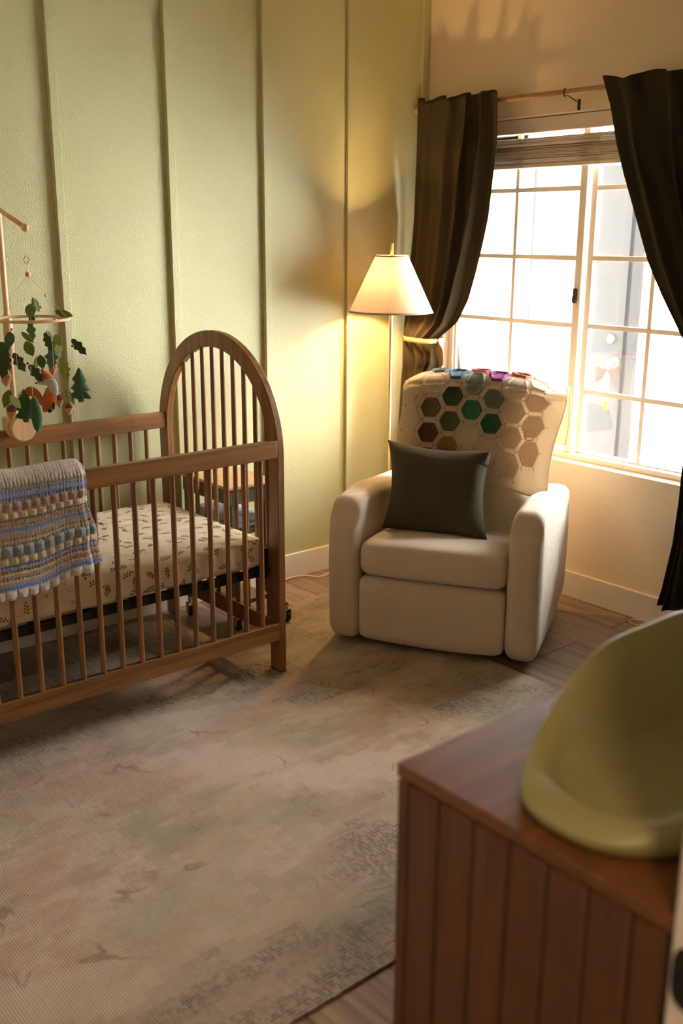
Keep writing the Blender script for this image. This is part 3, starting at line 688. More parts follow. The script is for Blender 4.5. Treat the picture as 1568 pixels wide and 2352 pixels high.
fc = obj('folded_cloth', B().box(-1.495, -1.325, -.43, -.13, .4552, .475).box(-1.49, -1.33, -.425, -.135, .4752, .51), mat('blue_dotted_white_cloth', (.66, .68, .72), .9, vary=(90, (.30, .40, .52))), bevel=.009, segs=3, smooth=True)
tag(fc, 'folded white and blue cloth on the side table shelf', 'cloth')

# ------------------------------------------------------------------ armchair
CH = empty('glider_armchair', (-1.055, -1.155, 0), math.radians(-60))
def softbox(x0, x1, y0, y1, z0, z1, R=.05, cuts=14, fn=None):
    bm = bmesh.new(); bmesh.ops.create_cube(bm, size=1.0); bmesh.ops.subdivide_edges(bm, edges=bm.edges, cuts=cuts, use_grid_fill=True)
    c = Vector(((x0 + x1) / 2, (y0 + y1) / 2, (z0 + z1) / 2)); s = Vector((x1 - x0, y1 - y0, z1 - z0)); R = min(R, min(s) / 2 - .001)
    h = s / 2 - Vector((R, R, R))
    for v in bm.verts:
        p = Vector((v.co.x * s.x, v.co.y * s.y, v.co.z * s.z)); q = Vector([max(-h[i], min(h[i], p[i])) for i in range(3)]); d = p - q
        if d.length > 1e-6:
            # spread: use cube position for direction
            p = q + d.normalized() * R
        v.co = p + c
        if fn: v.co = Vector(fn(*v.co))
    bb = B(); bm.verts.index_update(); bb.add([v.co[:] for v in bm.verts], [[v.index for v in f.verts] for f in bm.faces]); bm.free(); return bb
def armfn(sgn):
    def f(x, y, z):
        top = interp([(0, .605), (.08, .632), (.30, .640), (.5, .615), (.8, .585)], y)
        k = sm(.25, .64, z); z2 = z + (top - .64) * k
        # rounded front-top and tucked lower front
        fr = sm(.10, 0, y) * sm(.50, .66, z); z2 -= .05 * fr * fr
        y2 = y + .035 * sm(.50, .64, z) * sm(.06, 0, y) + .02 * sm(.12, .03, z) * sm(.1, 0, y)
        y2 -= .02 * sm(.35, .05, z) * sm(.7, .8, y)
        z2 += (.045 * sm(.45, .80, y)) * sm(.2, .03, z)
        bulge = .006 * math.sin(PI * min(1, max(0, z / .64)))
        return (x + sgn * bulge * (1 if abs(x) > .36 else 0) + .003 * noise.noise(Vector((x * 9, y * 9, z * 9))), y2, z2)
    return f
for s_ in (-1, 1):
    x0, x1 = sorted((s_ * .302, s_ * .43))
    obj('arm', softbox(x0, x1, 0, .80, .030, .64, .046, 22, armfn(s_)), BOUCLE, CH, smooth='all', world=False)
def seatfn(x, y, z):
    cr = .010 * (1 - (x / .3) ** 2); k = sm(.40, .455, z)
    return (x, y - .012 * (1 - (x / .3) ** 2) * sm(.1, 0, y), z + cr * k - .030 * sm(.05, .45, y) * k + .004 * noise.noise(Vector((x * 6, y * 6, 2))) * k)
obj('seat_cushion', softbox(-.300, .300, .004, .50, .318, .462, .045, 20, seatfn), BOUCLE, CH, smooth='all', world=False)
obj('footrest_panel', softbox(-.300, .300, .010, .12, .045, .314, .03, 16, lambda x, y, z: (x, y - .008 * math.sin(PI * (z - .045) / .27) * sm(.1, 0, y), z - .012 * (1 - (x / .3) ** 2) * sm(.1, .045, z))), BOUCLE, CH, smooth='all', world=False)
obj('seat_base', B().box(-.30, .30, .13, .76, .09, .33), BOUCLE, CH, world=False, bevel=.02)
BT0, BT1 = (.42, .43), (.62, 1.055)      # front face of back: (y,z) bottom, top
def backfn(x, y, z):
    t = (z - .30) / (1.05 - .30); y2 = y + .245 * t - .012 * (1 - (x / .3) ** 2) * sm(.1, 0, y - .35)
    w = 1 - .06 * t; rnd = -.030 * (abs(x) / .29) ** 4 * sm(.9, 1.05, z)
    return (x * w, y2 + .01 * noise.noise(Vector((x * 4, y * 4, z * 4))) * .5, z + rnd)
obj('backrest', softbox(-.298, .300, .375, .53, .30, 1.055, .055, 22, backfn), BOUCLE, CH, smooth='all', world=False)
obj('swivel_base', B().lathe([(.24, .0095), (.25, .012), (.25, .022), (.10, .03), (.08, .09)], (0, .42, 0), 40), BLACKM, CH, smooth=True, world=False)
tag(CH, 'cream boucle swivel glider armchair by the window', 'armchair')
CW = CH.matrix_basis.copy()

# ------------------------------------------------------------------ crochet throw over the chair back
def backfront(z):   # y of the back's front face at height z (chair space)
    t = (z - .30) / .75; return .375 + .245 * t
TOPZ = 1.066
def throw_path(t):
    """t metres along the cloth, 0 at crest front edge; + down the front, - over the top and down the back"""
    zt = TOPZ; yt = backfront(zt) + .03
    if t >= .04:
        L = t - .04; dz = L * .951; z = zt - .035 - dz; y = backfront(z) - .022 - .006 * sm(0, .3, L); return y, z, -.95, .31
    if t >= 0:
        a = t / .04 * PI / 2; y = yt - .03 * math.sin(a) - .022 * sm(0, .04, t) ; z = zt - .035 * (1 - math.cos(a)); return y, z, -math.sin(a), math.cos(a)
    if t >= -.14: return yt - t, zt + .004 * math.sin(-t / .14 * PI), 0, 1
    L = -t - .14; a = min(L / .05, 1) * PI / 2
    y = yt + .14 + .03 * math.sin(a); z = zt - .03 * (1 - math.cos(a)) - max(0, L - .05); return y, z, math.sin(a), math.cos(a)
def softp(x, k=.02): return k * math.log(1 + math.exp(max(-30, min(30, x / k))))
def throw_pt(s, t, h=0):
    y, z, ny, nz = throw_path(t)
    # overhang past the back's right edge falls away; left edge hugs the corner
    e = softp(s - .29, .018); dn = sm(.0, .12, t); y += .45 * e * (.2 + .8 * dn)
    z -= .10 * e * sm(-.15, .0, t)
    x = s - .30 * e * sm(.12, .45, t)
    el = softp(-s - .262, .008); y += .9 * el; z -= .5 * el * sm(.1, -.02, t)
    z -= .030 * (min(abs(s), .34) / .28) ** 3 * sm(.12, -.02, t)
    x += .014 * sm(.36, .40, s + .02) * sm(.2, 0, abs(t - .02)) - .012 * sm(.26, .29, -s) * sm(.2, 0, abs(t - .02))
    y += .004 * math.sin(s * 14 + t * 5) * sm(.03, .3, t)
    y -= .006 * dn
    x += .005 * math.sin(t * 16) * sm(.2, .3, abs(s))
    z -= (.006 * math.sin(s * 9) + .050 * sm(.12, .36, s)) * sm(.28, .46, t)
    return (x, y + ny * h, z + nz * h)
S0, S1, T0, T1 = -.292, .395, -.42, .445
thr = obj('crochet_throw', B().grid(lambda u, v: throw_pt(S0 + (S1 - S0) * u, T0 + (T1 - T0) * v), 120, 130), THROW, smooth='all', solid=.005)
thr.matrix_basis = CW
tag(thr, 'cream crochet hexagon throw draped over the armchair back', 'throw')
HC = {'teal': (.035, .17, .25), 'forest': (.030, .055, .014), 'moss': (.105, .125, .020), 'tan': (.36, .20, .085), 'sage': (.27, .31, .22), 'bright': (.020, .20, .065), 'mag': (.33, .035, .24), 'greygreen': (.17, .22, .15), 'deep': (.008, .115, .030), 'olive': (.19, .13, .025), 'brown': (.12, .055, .018), 'plum': (.040, .020, .014), 'red': (.50, .06, .06), 'coral': (.62, .14, .06), 'slate': (.18, .22, .24)}
HM = {k: crochet(k + '_yarn', v, trans=.1, scale=260) for k, v in HC.items()}
colour = {(1, 0): 'teal', (1, 1): 'forest', (1, 2): 'moss', (1, 3): 'tan', (2, 0): 'sage', (2, 1): 'bright', (3, 0): 'mag', (3, 1): 'greygreen', (3, 2): 'deep', (0, 1): 'olive', (0, 2): 'brown', (0, 3): 'plum', (2, -1): 'red', (4, -1): 'coral', (0, -1): 'slate'}
DS, DT = .0895, .108
def hexa(s0, t0, R, m, name, ridge=.007):
    bb = B(); rings = [(0.0, .003), (.22, .0045), (.30, .003), (.42, .005), (.52, .0035), (.64, .0055), (.72, .0045), (.80, .0110), (.87, .0150), (.94, .0135), (1.0, .004)]
    K = 72; vs = [throw_pt(s0, t0, .004)]
    for rr_, h in rings[1:]:
        for k in range(K):
            a = 2 * PI * k / K; c = math.cos(PI / 6) / math.cos((a + 0) % (PI / 3) - PI / 6); c = c * .8 + .2 * 1.0 * .93
            hh = h + (.0016 * math.cos(24 * a) if .35 < rr_ < .78 else (.0012 * math.cos(36 * a) if rr_ > .85 else 0))
            vs.append(throw_pt(s0 + R * rr_ * c * math.cos(a), t0 + R * rr_ * c * math.sin(a) * 1.02, hh * ridge / .007))
    fs = [(0, 1 + (k + 1) % K, 1 + k) for k in range(K)]
    for i in range(len(rings) - 2):
        for k in range(K): fs.append((1 + i * K + k, 1 + i * K + (k + 1) % K, 1 + (i + 1) * K + (k + 1) % K, 1 + (i + 1) * K + k))
    return obj(name, bb.add(vs, fs), m, thr, smooth='all', world=False)
for i in range(-2, 6):
    for j in range(-4, 5):
        s0 = -.068 + (i - 1) * DS; t0 = .092 + (j - 1) * DT + (0 if i % 2 else .054)
        if s0 < S0 + .035 or s0 > S1 - .04 or t0 > T1 - .045 or t0 < T0 + .05: continue
        c = colour.get((i, j))
        if c: hexa(s0, t0, .0475, HM[c], 'crochet_hexagon').__setitem__('label', {'teal': 'teal blue', 'forest': 'dark forest green', 'moss': 'moss green', 'tan': 'tan', 'sage': 'pale sage', 'bright': 'bright green', 'mag': 'magenta', 'greygreen': 'grey green', 'deep': 'deep green', 'olive': 'olive brown', 'brown': 'brown', 'plum': 'dark plum', 'red': 'red', 'coral': 'coral red', 'slate': 'slate grey'}[c] + ' hexagon')
        else: hexa(s0, t0, .052, THROW, 'crochet_hexagon', ridge=.0030)
# raised cream rings and the stitched border
for s0, t0, R in ((-.215, .115, .024), (-.21, .30, .016), (.235, .055, .017), (.285, .235, .024), (.215, .37, .017), (.13, .40, .024)):
    obj('raised_ring', B().tube([throw_pt(s0 + R * math.cos(a), t0 + R * math.sin(a), .006) for a in [k * 2 * PI / 24 for k in range(24)]], .0028, 6, closed=True), THROW, thr, smooth=True, world=False)
edge = [throw_pt(S0, T0 + (T1 - T0) * k / 60, .002) for k in range(61)] + [throw_pt(S0 + (S1 - S0) * k / 40, T1, .002) for k in range(1, 41)] + [throw_pt(S1, T1 - (T1 - T0) * k / 60, .002) for k in range(1, 61)]
obj('border_cord', B().tube(edge, .0042, 7), THROW, thr, smooth=True, world=False)
b = B()
for i in range(-2, 6):
    for j in range(-4, 6):
        s0 = -.068 + (i - 1) * DS; t0 = .092 + (j - 1) * DT + (0 if i % 2 else .054)
        for k in range(6):
            a = k * PI / 3; p0 = (s0 + .052 * math.cos(a), t0 + .053 * math.sin(a)); p1 = (s0 + .059 * math.cos(a), t0 + .061 * math.sin(a))
            if S0 < p1[0] < S1 and T0 < p1[1] < T1: b.tube([throw_pt(*p0, .0035), throw_pt(*p1, .0035)], .0011, 4)
st = obj('hole_shade_stitch', b, mat('painted_hole_shade', (.22, .13, .06), .95), thr, world=False); st['kind'] = 'stuff'  # dark dashes paint in the shade of the holes between hexagons

# ------------------------------------------------------------------ cushion
def cushion():
    n = 44; Wd, Hh, T = .228, .188, .072
    top = B()
    def f(sgn):
        def fn(u, v):
            a, c = 2 * u - 1, 2 * v - 1
            # sides pulled in between corners
            px_ = a * (1 - .135 * (1 - c * c)) ; pz = c * (1 - .12 * (1 - a * a) * (1 if c > 0 else .3))
            th = T * (max(0, (1 - a ** 4)) ** .55) * (max(0, (1 - c ** 4)) ** .55)
            return (Wd * px_, sgn * th * (1 + .05 * math.sin(7 * a + 3 * c)), Hh * pz)
        return fn
    top.grid(f(-1), n, n); top.grid(f(1), n, n)
    o = obj('throw_pillow', top, OLIVEB, smooth='all')
    bm = bmesh.new(); bm.from_mesh(o.data); bmesh.ops.remove_doubles(bm, verts=bm.verts, dist=.0004); bmesh.ops.recalc_face_normals(bm, faces=bm.faces)
    for v in bm.verts:   # sag + turned corners
        x, y, z = v.co
        if z > .12 and x > .12: v.co.y -= .05 * sm(.12, .22, x) * sm(.12, .20, z); v.co.z -= .012 * sm(.12, .22, x)
        v.co.x += .02 * (z / .2) * -.6
    bm.to_mesh(o.data); bm.free()
    for p in o.data.polygons: p.use_smooth = True
    o.matrix_basis = CW @ Matrix.Translation((-.062, .318, .628)) @ Matrix.Rotation(math.radians(-19), 4, 'X') @ Matrix.Rotation(math.radians(1), 4, 'Y')
    return o
tag(cushion(), 'square dark olive pillow leaning on the armchair back', 'pillow')

# ------------------------------------------------------------------ floor lamp
LX, LY = -.455, -.26
lp = empty('floor_lamp', (LX, LY, 0))
obj('base', B().lathe([(.135, 0.0005), (.135, .012), (.13, .018), (.02, .024), (.012, .04)], (LX, LY, 0), 40), BRASS, lp, smooth=True)
obj('pole', B().tube([(LX, LY, .03), (LX, LY, 1.40)], .0085, 16), BRASS, lp, smooth=True)
obj('finial', B().lathe([(.006, 1.545), (.0085, 1.55), (.0065, 1.60), (.008, 1.612), (.002, 1.614)], (LX, LY, 0), 16), BRASS, lp, smooth=True)
sh = obj('lamp_shade', B().lathe([(.198, 1.300), (.075, 1.558)], (LX, LY, 0), 72, cap=False), SHADE, lp, smooth='all')
TR = mat('shade_trim_tape', (.36, .25, .18), .8)
obj('trim', B().lathe([(.1995, 1.299), (.1955, 1.3075), (.1945, 1.3075), (.1965, 1.299)], (LX, LY, 0), 72, cap=False), TR, sh, smooth=True)
obj('trim', B().lathe([(.0795, 1.552), (.0762, 1.5595), (.0745, 1.5595), (.0755, 1.552)], (LX, LY, 0), 72, cap=False), TR, sh, smooth=True)
b = B()
for k in range(3):
    a = k * 2 * PI / 3 + .4; b.tube([(LX, LY, 1.547), (LX + .075 * math.cos(a), LY + .075 * math.sin(a), 1.555)], .0018, 6)
b.tube([(LX, LY, 1.49), (LX, LY, 1.55)], .003, 8).tube([(LX, LY + .032, 1.41), (LX, LY + .036, 1.45), (LX, LY, 1.50)], .0015, 6).tube([(LX, LY - .032, 1.41), (LX, LY - .036, 1.45), (LX, LY, 1.50)], .0015, 6)
obj('shade_spider', b, BRASS, lp)
obj('bulb', B().ball((LX, LY, 1.435), .024, 16, 10, 1.15), BULB, lp, smooth='all')
ld = bpy.data.lights.new('bulb_light', 'POINT'); ld.energy = LAMP_W; ld.color = (1.0, .62, .28); ld.shadow_soft_size = .03
lo = bpy.data.objects.new('bulb_light', ld); COL.objects.link(lo); lo.location = (LX, LY, 1.435); 
tag(lp, 'brass floor lamp with a glowing cone shade in the corner', 'lamp')
obj_c = obj('lamp_cord', B().tube(catmull([(LX - .12, LY + .02, .006), (-.52, -.12, .004), (-.66, -.075, .004), (-.70, -.085, .004), (-.758, -.090, .004), (-.809, -.045, .010), (-.87, -.032, .012), (-.925, -.026, .006), (-1.10, -.028, .004)], 8), .0035, 8), WHITEPL, smooth=True)
tag(obj_c, 'white power cord on the floor along the green wall baseboard', 'cord')
obj_c = obj('power_cord', B().tube(catmull([(-.028, -1.46, .004), (-.036, -1.43, .004), (-.075, -1.435, .004), (-.085, -1.46, .004), (-.082, -1.50, .004), (-.078, -1.56, .004), (-.08, -1.66, .004), (-.12, -1.80, .004)], 8).copy(), .0022, 8).tube(catmull([(-.024, -1.52, .02), (-.022, -1.535, .03), (-.022, -1.56, .028), (-.024, -1.60, .006), (-.06, -1.66, .004)], 8), .0022, 8), WHITEPL, smooth=True)
tag(obj_c, 'thin white cord looping on the floor below the window', 'cord')

# ------------------------------------------------------------------ dresser and changing pad
ds = empty('dresser', (-2.1, -3.03, 0))
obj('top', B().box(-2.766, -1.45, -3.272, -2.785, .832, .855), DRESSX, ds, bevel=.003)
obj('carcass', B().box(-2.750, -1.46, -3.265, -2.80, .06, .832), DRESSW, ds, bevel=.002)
ge = [-2.787, -2.812, -2.878, -2.948, -3.015, -3.084, -3.151, -3.218, -3.268]
for a, c in zip(ge, ge[1:]): obj('side_board', B().box(-2.7665, -2.750, c + .0022, a - .0022, .02, .829), DRESSW, ds, bevel=.0015, segs=1)
for a, c in zip(ge, ge[1:]): obj('side_board', B().box(-1.462, -1.45, c + .0022, a - .0022, .02, .829), DRESSW, ds, bevel=.0015, segs=1)
for k in range(2):
    for z0, z1 in ((.08, .32), (.33, .57), (.58, .825)):
        x0 = -2.742 + k * .64
        d = obj('drawer', B().box(x0, x0 + .63, -2.80, -2.788, z0, z1), DRESSW, ds, bevel=.002)
        obj('knob', B().lathe([(.006, -2.788), (.006, -2.775), (.014, -2.768), (.012, -2.762)], (x0 + .315, 0, (z0 + z1) / 2), 14, 'y'), BRASS, d, smooth=True)
for x in (-2.73, -1.50):
    for y in (-2.82, -3.24): obj('leg', B().box(x - .018, x + .018, y - .018, y + .018, .0005, .062), DRESSW, ds, bevel=.003)
tag(ds, 'dark walnut dresser with grooved side boards by the doorway', 'dresser')
PCX, PCY, PA, PB = -2.283, -3.078, .460, .190
def padfn(u, v):
    th = 2 * PI * u
    c, s = math.cos(th), math.sin(th); n_ = 2.5
    ex = math.copysign(abs(c) ** (2 / n_), c); ey = math.copysign(abs(s) ** (2 / n_), s)
    dend = PA - abs(PA * ex); H = .040 + .105 * sm(.015, .37, dend); q_ = sm(.02, .25, dend); k0, k1 = .80 - .22 * q_, .865 - .09 * q_      # rim height: low ends, high sides
    # profile points (k = fraction of outline, h = height), walked from centre to underside
    prof = [(0, .012), (.30, .012), (.50, .013), (k0, .015 + (H - .015) * .12), (k1, .015 + (H - .015) * .72), (.885 - .01 * q_, H * .97), (.915, H), (.95, H - .002), (.98, H - .010), (.995, H * .62), (1.0, .018), (.985, .004), (.95, .0)]
    f = v * (len(prof) - 1); i = min(int(f), len(prof) - 2); t = f - i
    P = [prof[max(i - 1, 0)], prof[i], prof[i + 1], prof[min(i + 2, len(prof) - 1)]]
    k, h = [.5 * (2 * P[1][q] + (P[2][q] - P[0][q]) * t + (2 * P[0][q] - 5 * P[1][q] + 4 * P[2][q] - P[3][q]) * t * t + (3 * P[1][q] - P[0][q] - 3 * P[2][q] + P[3][q]) * t ** 3) for q in (0, 1)]
    return (PCX + PA * ex * k, PCY + PB * ey * k, .8555 + max(h, 0))
b = B().grid(padfn, 96, 60, wrap=True)
pad = obj('changing_pad', b, SAGEPAD, smooth='all')
bm = bmesh.new(); bm.from_mesh(pad.data); bmesh.ops.remove_doubles(bm, verts=bm.verts, dist=.0003); bmesh.ops.recalc_face_normals(bm, faces=bm.faces); bm.to_mesh(pad.data); bm.free()
tag(pad, 'sage green contoured foam changing pad on the dresser', 'changing pad')

# ------------------------------------------------------------------ crib mobile
MB_ = empty('crib_mobile', (-2.262, -.115, .925))
PX, PY = -2.252, -.112
obj('mast', B().tube([(PX, PY, .92), (PX, PY, 1.735)], .0105, 14), PALEWOOD, MB_, smooth=True)
obj('mast_sleeve', B().tube([(PX, PY, 1.20), (PX, PY, 1.22), (PX, PY, 1.345), (PX, PY, 1.36)], [.012, .018, .018, .013], 14), PALEWOOD, MB_, smooth=True)
obj('arm', B().tube([(PX + .01, PY + .06, 1.745), (-2.300, -.45, 1.668)], .0085, 12).ball((-2.302, -.452, 1.668), .0135, 14, 10), PALEWOOD, MB_, smooth='all')
kn = obj('clamp_knob', B().lathe([(.030, -.117), (.046, -.125), (.048, -.140), (.046, -.150), (.026, -.153), (.026, -.168), (.046, -.171), (.050, -.180), (.050, -.192), (.046, -.198)], (PX - .003, -.0, .945), 40, 'y'), PALEWOOD, MB_, smooth=True, label='round pale wood clamp knob')
obj('clamp_block', B().box(PX - .032, PX + .026, -.129, -.058, .927, .975).box(PX - .032, PX + .026, -.073, -.060, .88, .93).box(PX - .032, PX + .026, -.129, -.104, .905, .93), PALEWOOD, MB_, bevel=.005)
CXm, CYm, CZm = -2.304, -.45, 1.367
obj('hoop', B().tube([(CXm + .127 * math.cos(a), CYm + .127 * math.sin(a), CZm) for a in [k * 2 * PI / 48 for k in range(48)]], .0052, 8, closed=True), PALEWOOD, MB_, smooth=True)
STR = mat('white_mobile_thread', (.75, .68, .58), .8); BEAD = mat('beech_bead', (.66, .42, .26), .6)
b = B()
for dx in (-.005, 0, .005): b.tube([(CXm + dx * 1.6, CYm, 1.662), (CXm + dx, CYm, 1.575)], .0007, 4)
for dx in (-.004, .004): b.tube([(CXm + dx * .7, CYm, 1.560), (CXm + dx * .5, CYm, 1.50)], .0007, 4)
for k in range(6):
    a = k * PI / 3 + .35; b.tube([(CXm, CYm, 1.515), (CXm + .127 * math.cos(a), CYm + .127 * math.sin(a), CZm)], .0006, 4)
obj('string', b, STR, MB_)
obj('hanging_loop', B().tube([(CXm + .009 * math.cos(a), CYm, 1.563 + .012 * math.sin(a)) for a in [k * 2 * PI / 20 for k in range(20)]], .0022, 6, closed=True), PALEWOOD, MB_, smooth=True)
obj('bead', B().ball((CXm, CYm, 1.516), .0095, 12, 8), BEAD, MB_, smooth='all')
for u, w, d in ((-44, -23, 0), (36, 52, 0), (23, 29, -.05), (-20, 0, -.115), (50, 3, -.10), (-70, -2, -.03)):
    hx_, hy_ = .927, -.375
    obj('bead', B().ball((CXm + u * .00149 * hx_ + d * .375, CYm + u * .00149 * hy_ + d * .927, CZm + w * .00149), .0055, 10, 6), BEAD, MB_, smooth='all')
FG1 = felt('dark_green_felt', (.07, .13, .025)); FG2 = felt('olive_green_felt', (.19, .25, .03)); FG3 = felt('lime_green_felt', (.36, .44, .09)); FG4 = felt('forest_green_felt', (.05, .15, .05)); FG5 = felt('teal_green_felt', (.14, .29, .16)); FG6 = felt('deep_holly_felt', (.06, .09, .024))
FOX = felt('rust_orange_felt', (.62, .15, .012)); FWH = felt('white_felt', (.68, .58, .56)); FBK = felt('black_felt', (.02, .018, .02)); FTN = felt('tan_felt', (.62, .33, .16)); FBR = felt('brown_felt', (.28, .09, .035)); FPI = felt('peach_felt', (.68, .40, .24)); FRD = felt('berry_felt', (.35, .06, .03))
PXM = .00149
def mo(u, w, d, yaw=0.0):
    """local frame of the mobile: u right, w up (millimetres*.67 from the hoop centre), d depth"""
    return (CXm + u * PXM * .927 + d * .375, CYm - u * PXM * .375 + d * .927, CZm + w * PXM)
def puff(name, pts, d, m, th=.010, parent=None, yaw=0.0, flat=False):
    """stuffed felt piece: outline (u,w), inflated both sides"""
    pts = [(p[0] - 72, 733 - p[1]) for p in pts]
    cx = sum(p[0] for p in pts) / len(pts); cy = sum(p[1] for p in pts) / len(pts)
    P = catmull([(x, y, 0) for x, y in pts + pts[:1]], 3)[:-1]; K = len(P); vs = []; fs = []
    rings = [1.0, .9, .72, .48, .2]
    cyaw, syaw = math.cos(yaw), math.sin(yaw)
    def place(x, y, h):
        du = (x - cx) * cyaw; dd = (x - cx) * PXM * syaw
        p = mo(cx + du, y, d + dd); q = h
        return (p[0] + q * (.375 * cyaw - .927 * syaw * 1), p[1] + q * (.927 * cyaw + .375 * syaw), p[2])
    def ring(sgn):
        o = len(vs)
        for r in rings:
            h = th * math.sqrt(max(0, 1 - r * r)) if not flat else (th if r < 1 else th * .6)
            for p in P: vs.append(place(cx + (p.x - cx) * r, cy + (p.y - cy) * r, -sgn * h))
        vs.append(place(cx, cy, -sgn * th)); c = len(vs) - 1
        for i in range(len(rings) - 1):
            for k in range(K): fs.append((o + i * K + k, o + i * K + (k + 1) % K, o + (i + 1) * K + (k + 1) % K, o + (i + 1) * K + k))
        i = len(rings) - 1
        for k in range(K): fs.append((o + i * K + k, o + i * K + (k + 1) % K, c))
    ring(1); ring(-1)
    o = obj(name, B().add(vs, fs), m, parent or MB_, smooth='all')
    bm = bmesh.new(); bm.from_mesh(o.data); bmesh.ops.remove_doubles(bm, verts=bm.verts, dist=.0002); bmesh.ops.recalc_face_normals(bm, faces=bm.faces); bm.to_mesh(o.data); bm.free()
    for p in o.data.polygons: p.use_smooth = True
    return o
def leaf(cx, cy, L, Wd, ang, d, m, th=.002, yaw=0., lobes=0, fold=None):
    """leaf outline in picture-like units centred cx,cy; ang degrees from vertical"""
    n = 9 if not lobes else 16; pts = []
    a = math.radians(ang)
    for sgn in (1, -1):
        rng = range(n) if sgn == 1 else range(n, 0, -1)
        for i in rng:
            t = i / n; w = Wd / 2 * math.sin(PI * t ** .9) ** .8 * (1 + (.22 * math.sin(lobes * 2 * PI * t) if lobes else 0)); y = (t - .5) * L
            x = sgn * w; pts.append((cx + x * math.cos(a) - y * math.sin(a), cy + x * math.sin(a) + y * math.cos(a)))
    return puff('felt_leaf', pts, d, m, th, yaw=yaw, flat=True)
LF = [  # cx, cy, L, W, ang, depth, mat, lobes, yaw
 (84, 700, 34, 16, -25, -.02, FG1, 0, .6), (71, 712, 30, 22, 8, -.04, FG2, 0, 0), (145, 722, 40, 16, -75, .0, FG2, 0, 0),
 (74, 738, 24, 14, 5, .06, FG1, 0, 0), (71, 764, 44, 17, -5, .05, FG1, 3, .2), (21, 775, 36, 20, 12, -.06, FG1, 0, .2), (60, 771, 34, 12, -45, -.05, FG2, 0, 0), (62, 795, 34, 22, -22, -.07, FG2, 0, 0),
 (76, 826, 30, 14, 25, -.08, FG2, 0, .5), (86, 824, 30, 18, -8, -.09, FG1, 0, 0), (38, 827, 46, 20, -28, -.05, FG6, 3, 0), (72, 848, 46, 19, -35, -.11, FG6, 3, 0),
 (106, 786, 46, 17, -18, -.02, FG1, 4, 0), (113, 781, 44, 18, -25, 0.01, FG3, 0, .3), (110, 823, 44, 24, 5, -.01, FG5, 3, 0), (128, 782, 28, 18, -20, .0, FG3, 0, 0), (125, 806, 42, 17, 5, .01, FG3, 3, .3), (137, 847, 50, 22, -12, -.02, FG3, 4, 0),
 (173, 797, 46, 18, -40, -.03, FG6, 3, 0), (6, 800, 40, 24, -10, -.05, FG1, 3, 0), (4, 830, 60, 28, 10, -.05, FG6, 4, 0), (5, 905, 40, 20, 20, -.08, FG2, 0, 0), (22, 912, 36, 18, -35, -.09, FG3, 0, .3), (142, 906, 26, 9, -25, -.04, FG2, 0, .5), (149, 915, 34, 8, -18, -.03, FG2, 2, .5)]
for i, (cx, cy, L, Wd, ang, d, m, lb, yw) in enumerate(LF): leaf(cx, cy, L * 1.08, Wd * 1.08, ang, d - i * .0004, m, lobes=lb, yaw=yw)
for u, w in ((158, 793), (56, 830), (30, 816)): obj('berry', B().ball(mo(u - 72, 733 - w, -.05), .005, 10, 6), FRD, MB_, smooth='all')
def tree(cx, cy, hh, ww, d, m, yaw=0):
    o = [(0, -.5), (.10, -.42), (.25, -.20), (.32, -.12), (.22, -.11), (.40, .12), (.46, .19), (.30, .20), (.50, .38), (.42, .43), (.15, .41), (.12, .50), (-.12, .50), (-.15, .42), (-.42, .36), (-.50, .30), (-.30, .18), (-.44, .10), (-.40, .05), (-.22, -.10), (-.36, -.16), (-.20, -.30), (-.10, -.43)]
    return puff('felt_tree', [(cx + x * ww, cy + y * hh) for x, y in o], d, m, .013, yaw=yaw)
tree(170, 885, 82, 50, -.03, FG4, .1); tree(43, 925, 78, 48, -.06, FG4, .2)
puff('felt_tree', [(61, 896), (68, 900), (73, 912), (77, 930), (78, 948), (74, 968), (66, 980), (58, 970), (54, 950), (53, 925), (56, 905)], -.135, FG4, .012, label=None) if False else puff('felt_tree', [(61, 896), (68, 900), (73, 912), (77, 930), (78, 948), (74, 968), (66, 980), (58, 970), (54, 950), (53, 925), (56, 905)], -.135, FG4, .012)
fx = puff('felt_fox', [(92, 888), (100, 884), (110, 892), (115, 905), (113, 922), (106, 935), (96, 941), (84, 943), (80, 935), (80, 920), (84, 905)], -.06, FOX, .014)
puff('fox_tail', [(50, 884), (60, 882), (70, 886), (78, 896), (84, 912), (84, 926), (78, 927), (72, 917), (66, 906), (56, 902), (46, 904), (43, 894)], -.056, FOX, .010, fx)
puff('tail_tip', [(26, 904), (33, 895), (44, 887), (48, 894), (46, 902), (36, 903)], -.057, FWH, .009, fx)
puff('fox_head', [(71, 873), (79, 866), (83, 855), (85, 843), (90, 843), (98, 848), (107, 857), (113, 866), (115, 876), (105, 880), (92, 876), (82, 874)], -.062, FOX, .013, fx)
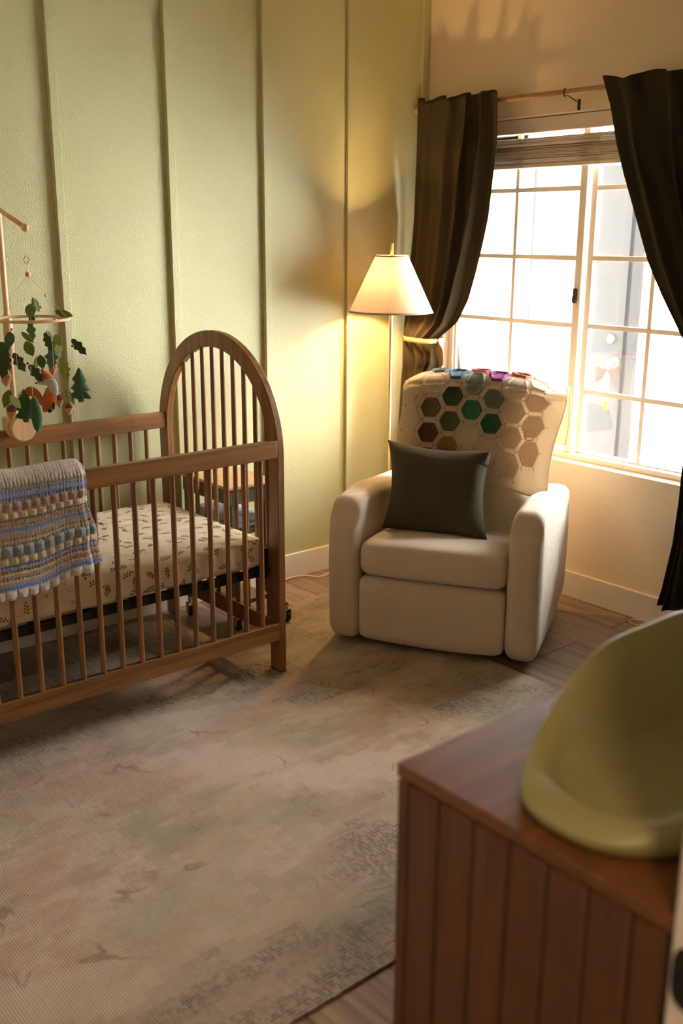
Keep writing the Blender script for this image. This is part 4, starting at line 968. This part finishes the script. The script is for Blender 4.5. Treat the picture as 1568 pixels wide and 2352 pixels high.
puff('fox_bib', [(74, 874), (84, 870), (96, 864), (108, 864), (115, 870), (119, 882), (118, 895), (114, 904), (106, 900), (98, 890), (94, 880), (86, 876), (76, 876)], -.074, FWH, .007, fx)
puff('fox_ear', [(83, 848), (85, 842), (92, 844), (92, 851), (87, 854)], -.066, FOX, .005, fx)
obj('nose', B().ball(mo(-1, 733 - 874, -.066), .0036, 8, 6), FBK, fx, smooth='all'); obj('eye', B().ball(mo(87 - 72, 733 - 859, -.077), .002, 8, 6), FBK, fx, smooth='all')
puff('fox_foot', [(92, 937), (98, 935), (103, 938), (100, 942), (94, 943)], -.072, FBK, .004, fx); puff('fox_foot', [(104, 922), (109, 920), (108, 934), (105, 938), (103, 932)], -.072, FBK, .004, fx)
def acorn(cx, cy, k, d, capm, nutm):
    a = puff('felt_acorn', [(cx - 8 * k, cy - 2 * k), (cx + 8 * k, cy - 2 * k), (cx + 8 * k, cy + 6 * k), (cx + 4 * k, cy + 13 * k), (cx, cy + 17 * k), (cx - 4 * k, cy + 13 * k), (cx - 8 * k, cy + 6 * k)], d, nutm, .010)
    puff('acorn_cap', [(cx - 8.5 * k, cy), (cx - 8 * k, cy - 8 * k), (cx - 2 * k, cy - 13 * k), (cx + 5 * k, cy - 12 * k), (cx + 9 * k, cy - 6 * k), (cx + 8.5 * k, cy)], d - .001, capm, .011, a)
acorn(120, 918, 1.0, -.05, FBR, FPI); acorn(140, 938, 1.0, -.04, FBR, FPI); acorn(12, 935, 1.25, -.09, FBR, FTN); acorn(6, 862, 1.3, -.03, FTN, FTN); acorn(112, 848, 1.1, .03, FTN, FTN)
b = B()
for u, wa, wb_, d in ((61, 830, 896, -.12), (33, 735, 905, -.06), (113, 735, 850, -.05), (158, 735, 792, -.03), (164, 735, 846, -.02), (128, 735, 780, 0.), (137, 845, 900, -.04), (71, 720, 770, .05), (105, 735, 775, -.02), (22, 735, 765, -.06), (5, 738, 860, -.03)):
    b.tube([mo(u - 72, 733 - wa, d), mo(u - 72, 733 - wb_, d)], .0006, 4)
obj('string', b, STR, MB_)
tag(MB_, 'woodland felt baby mobile with fox and trees on a pale wood arm', 'mobile')
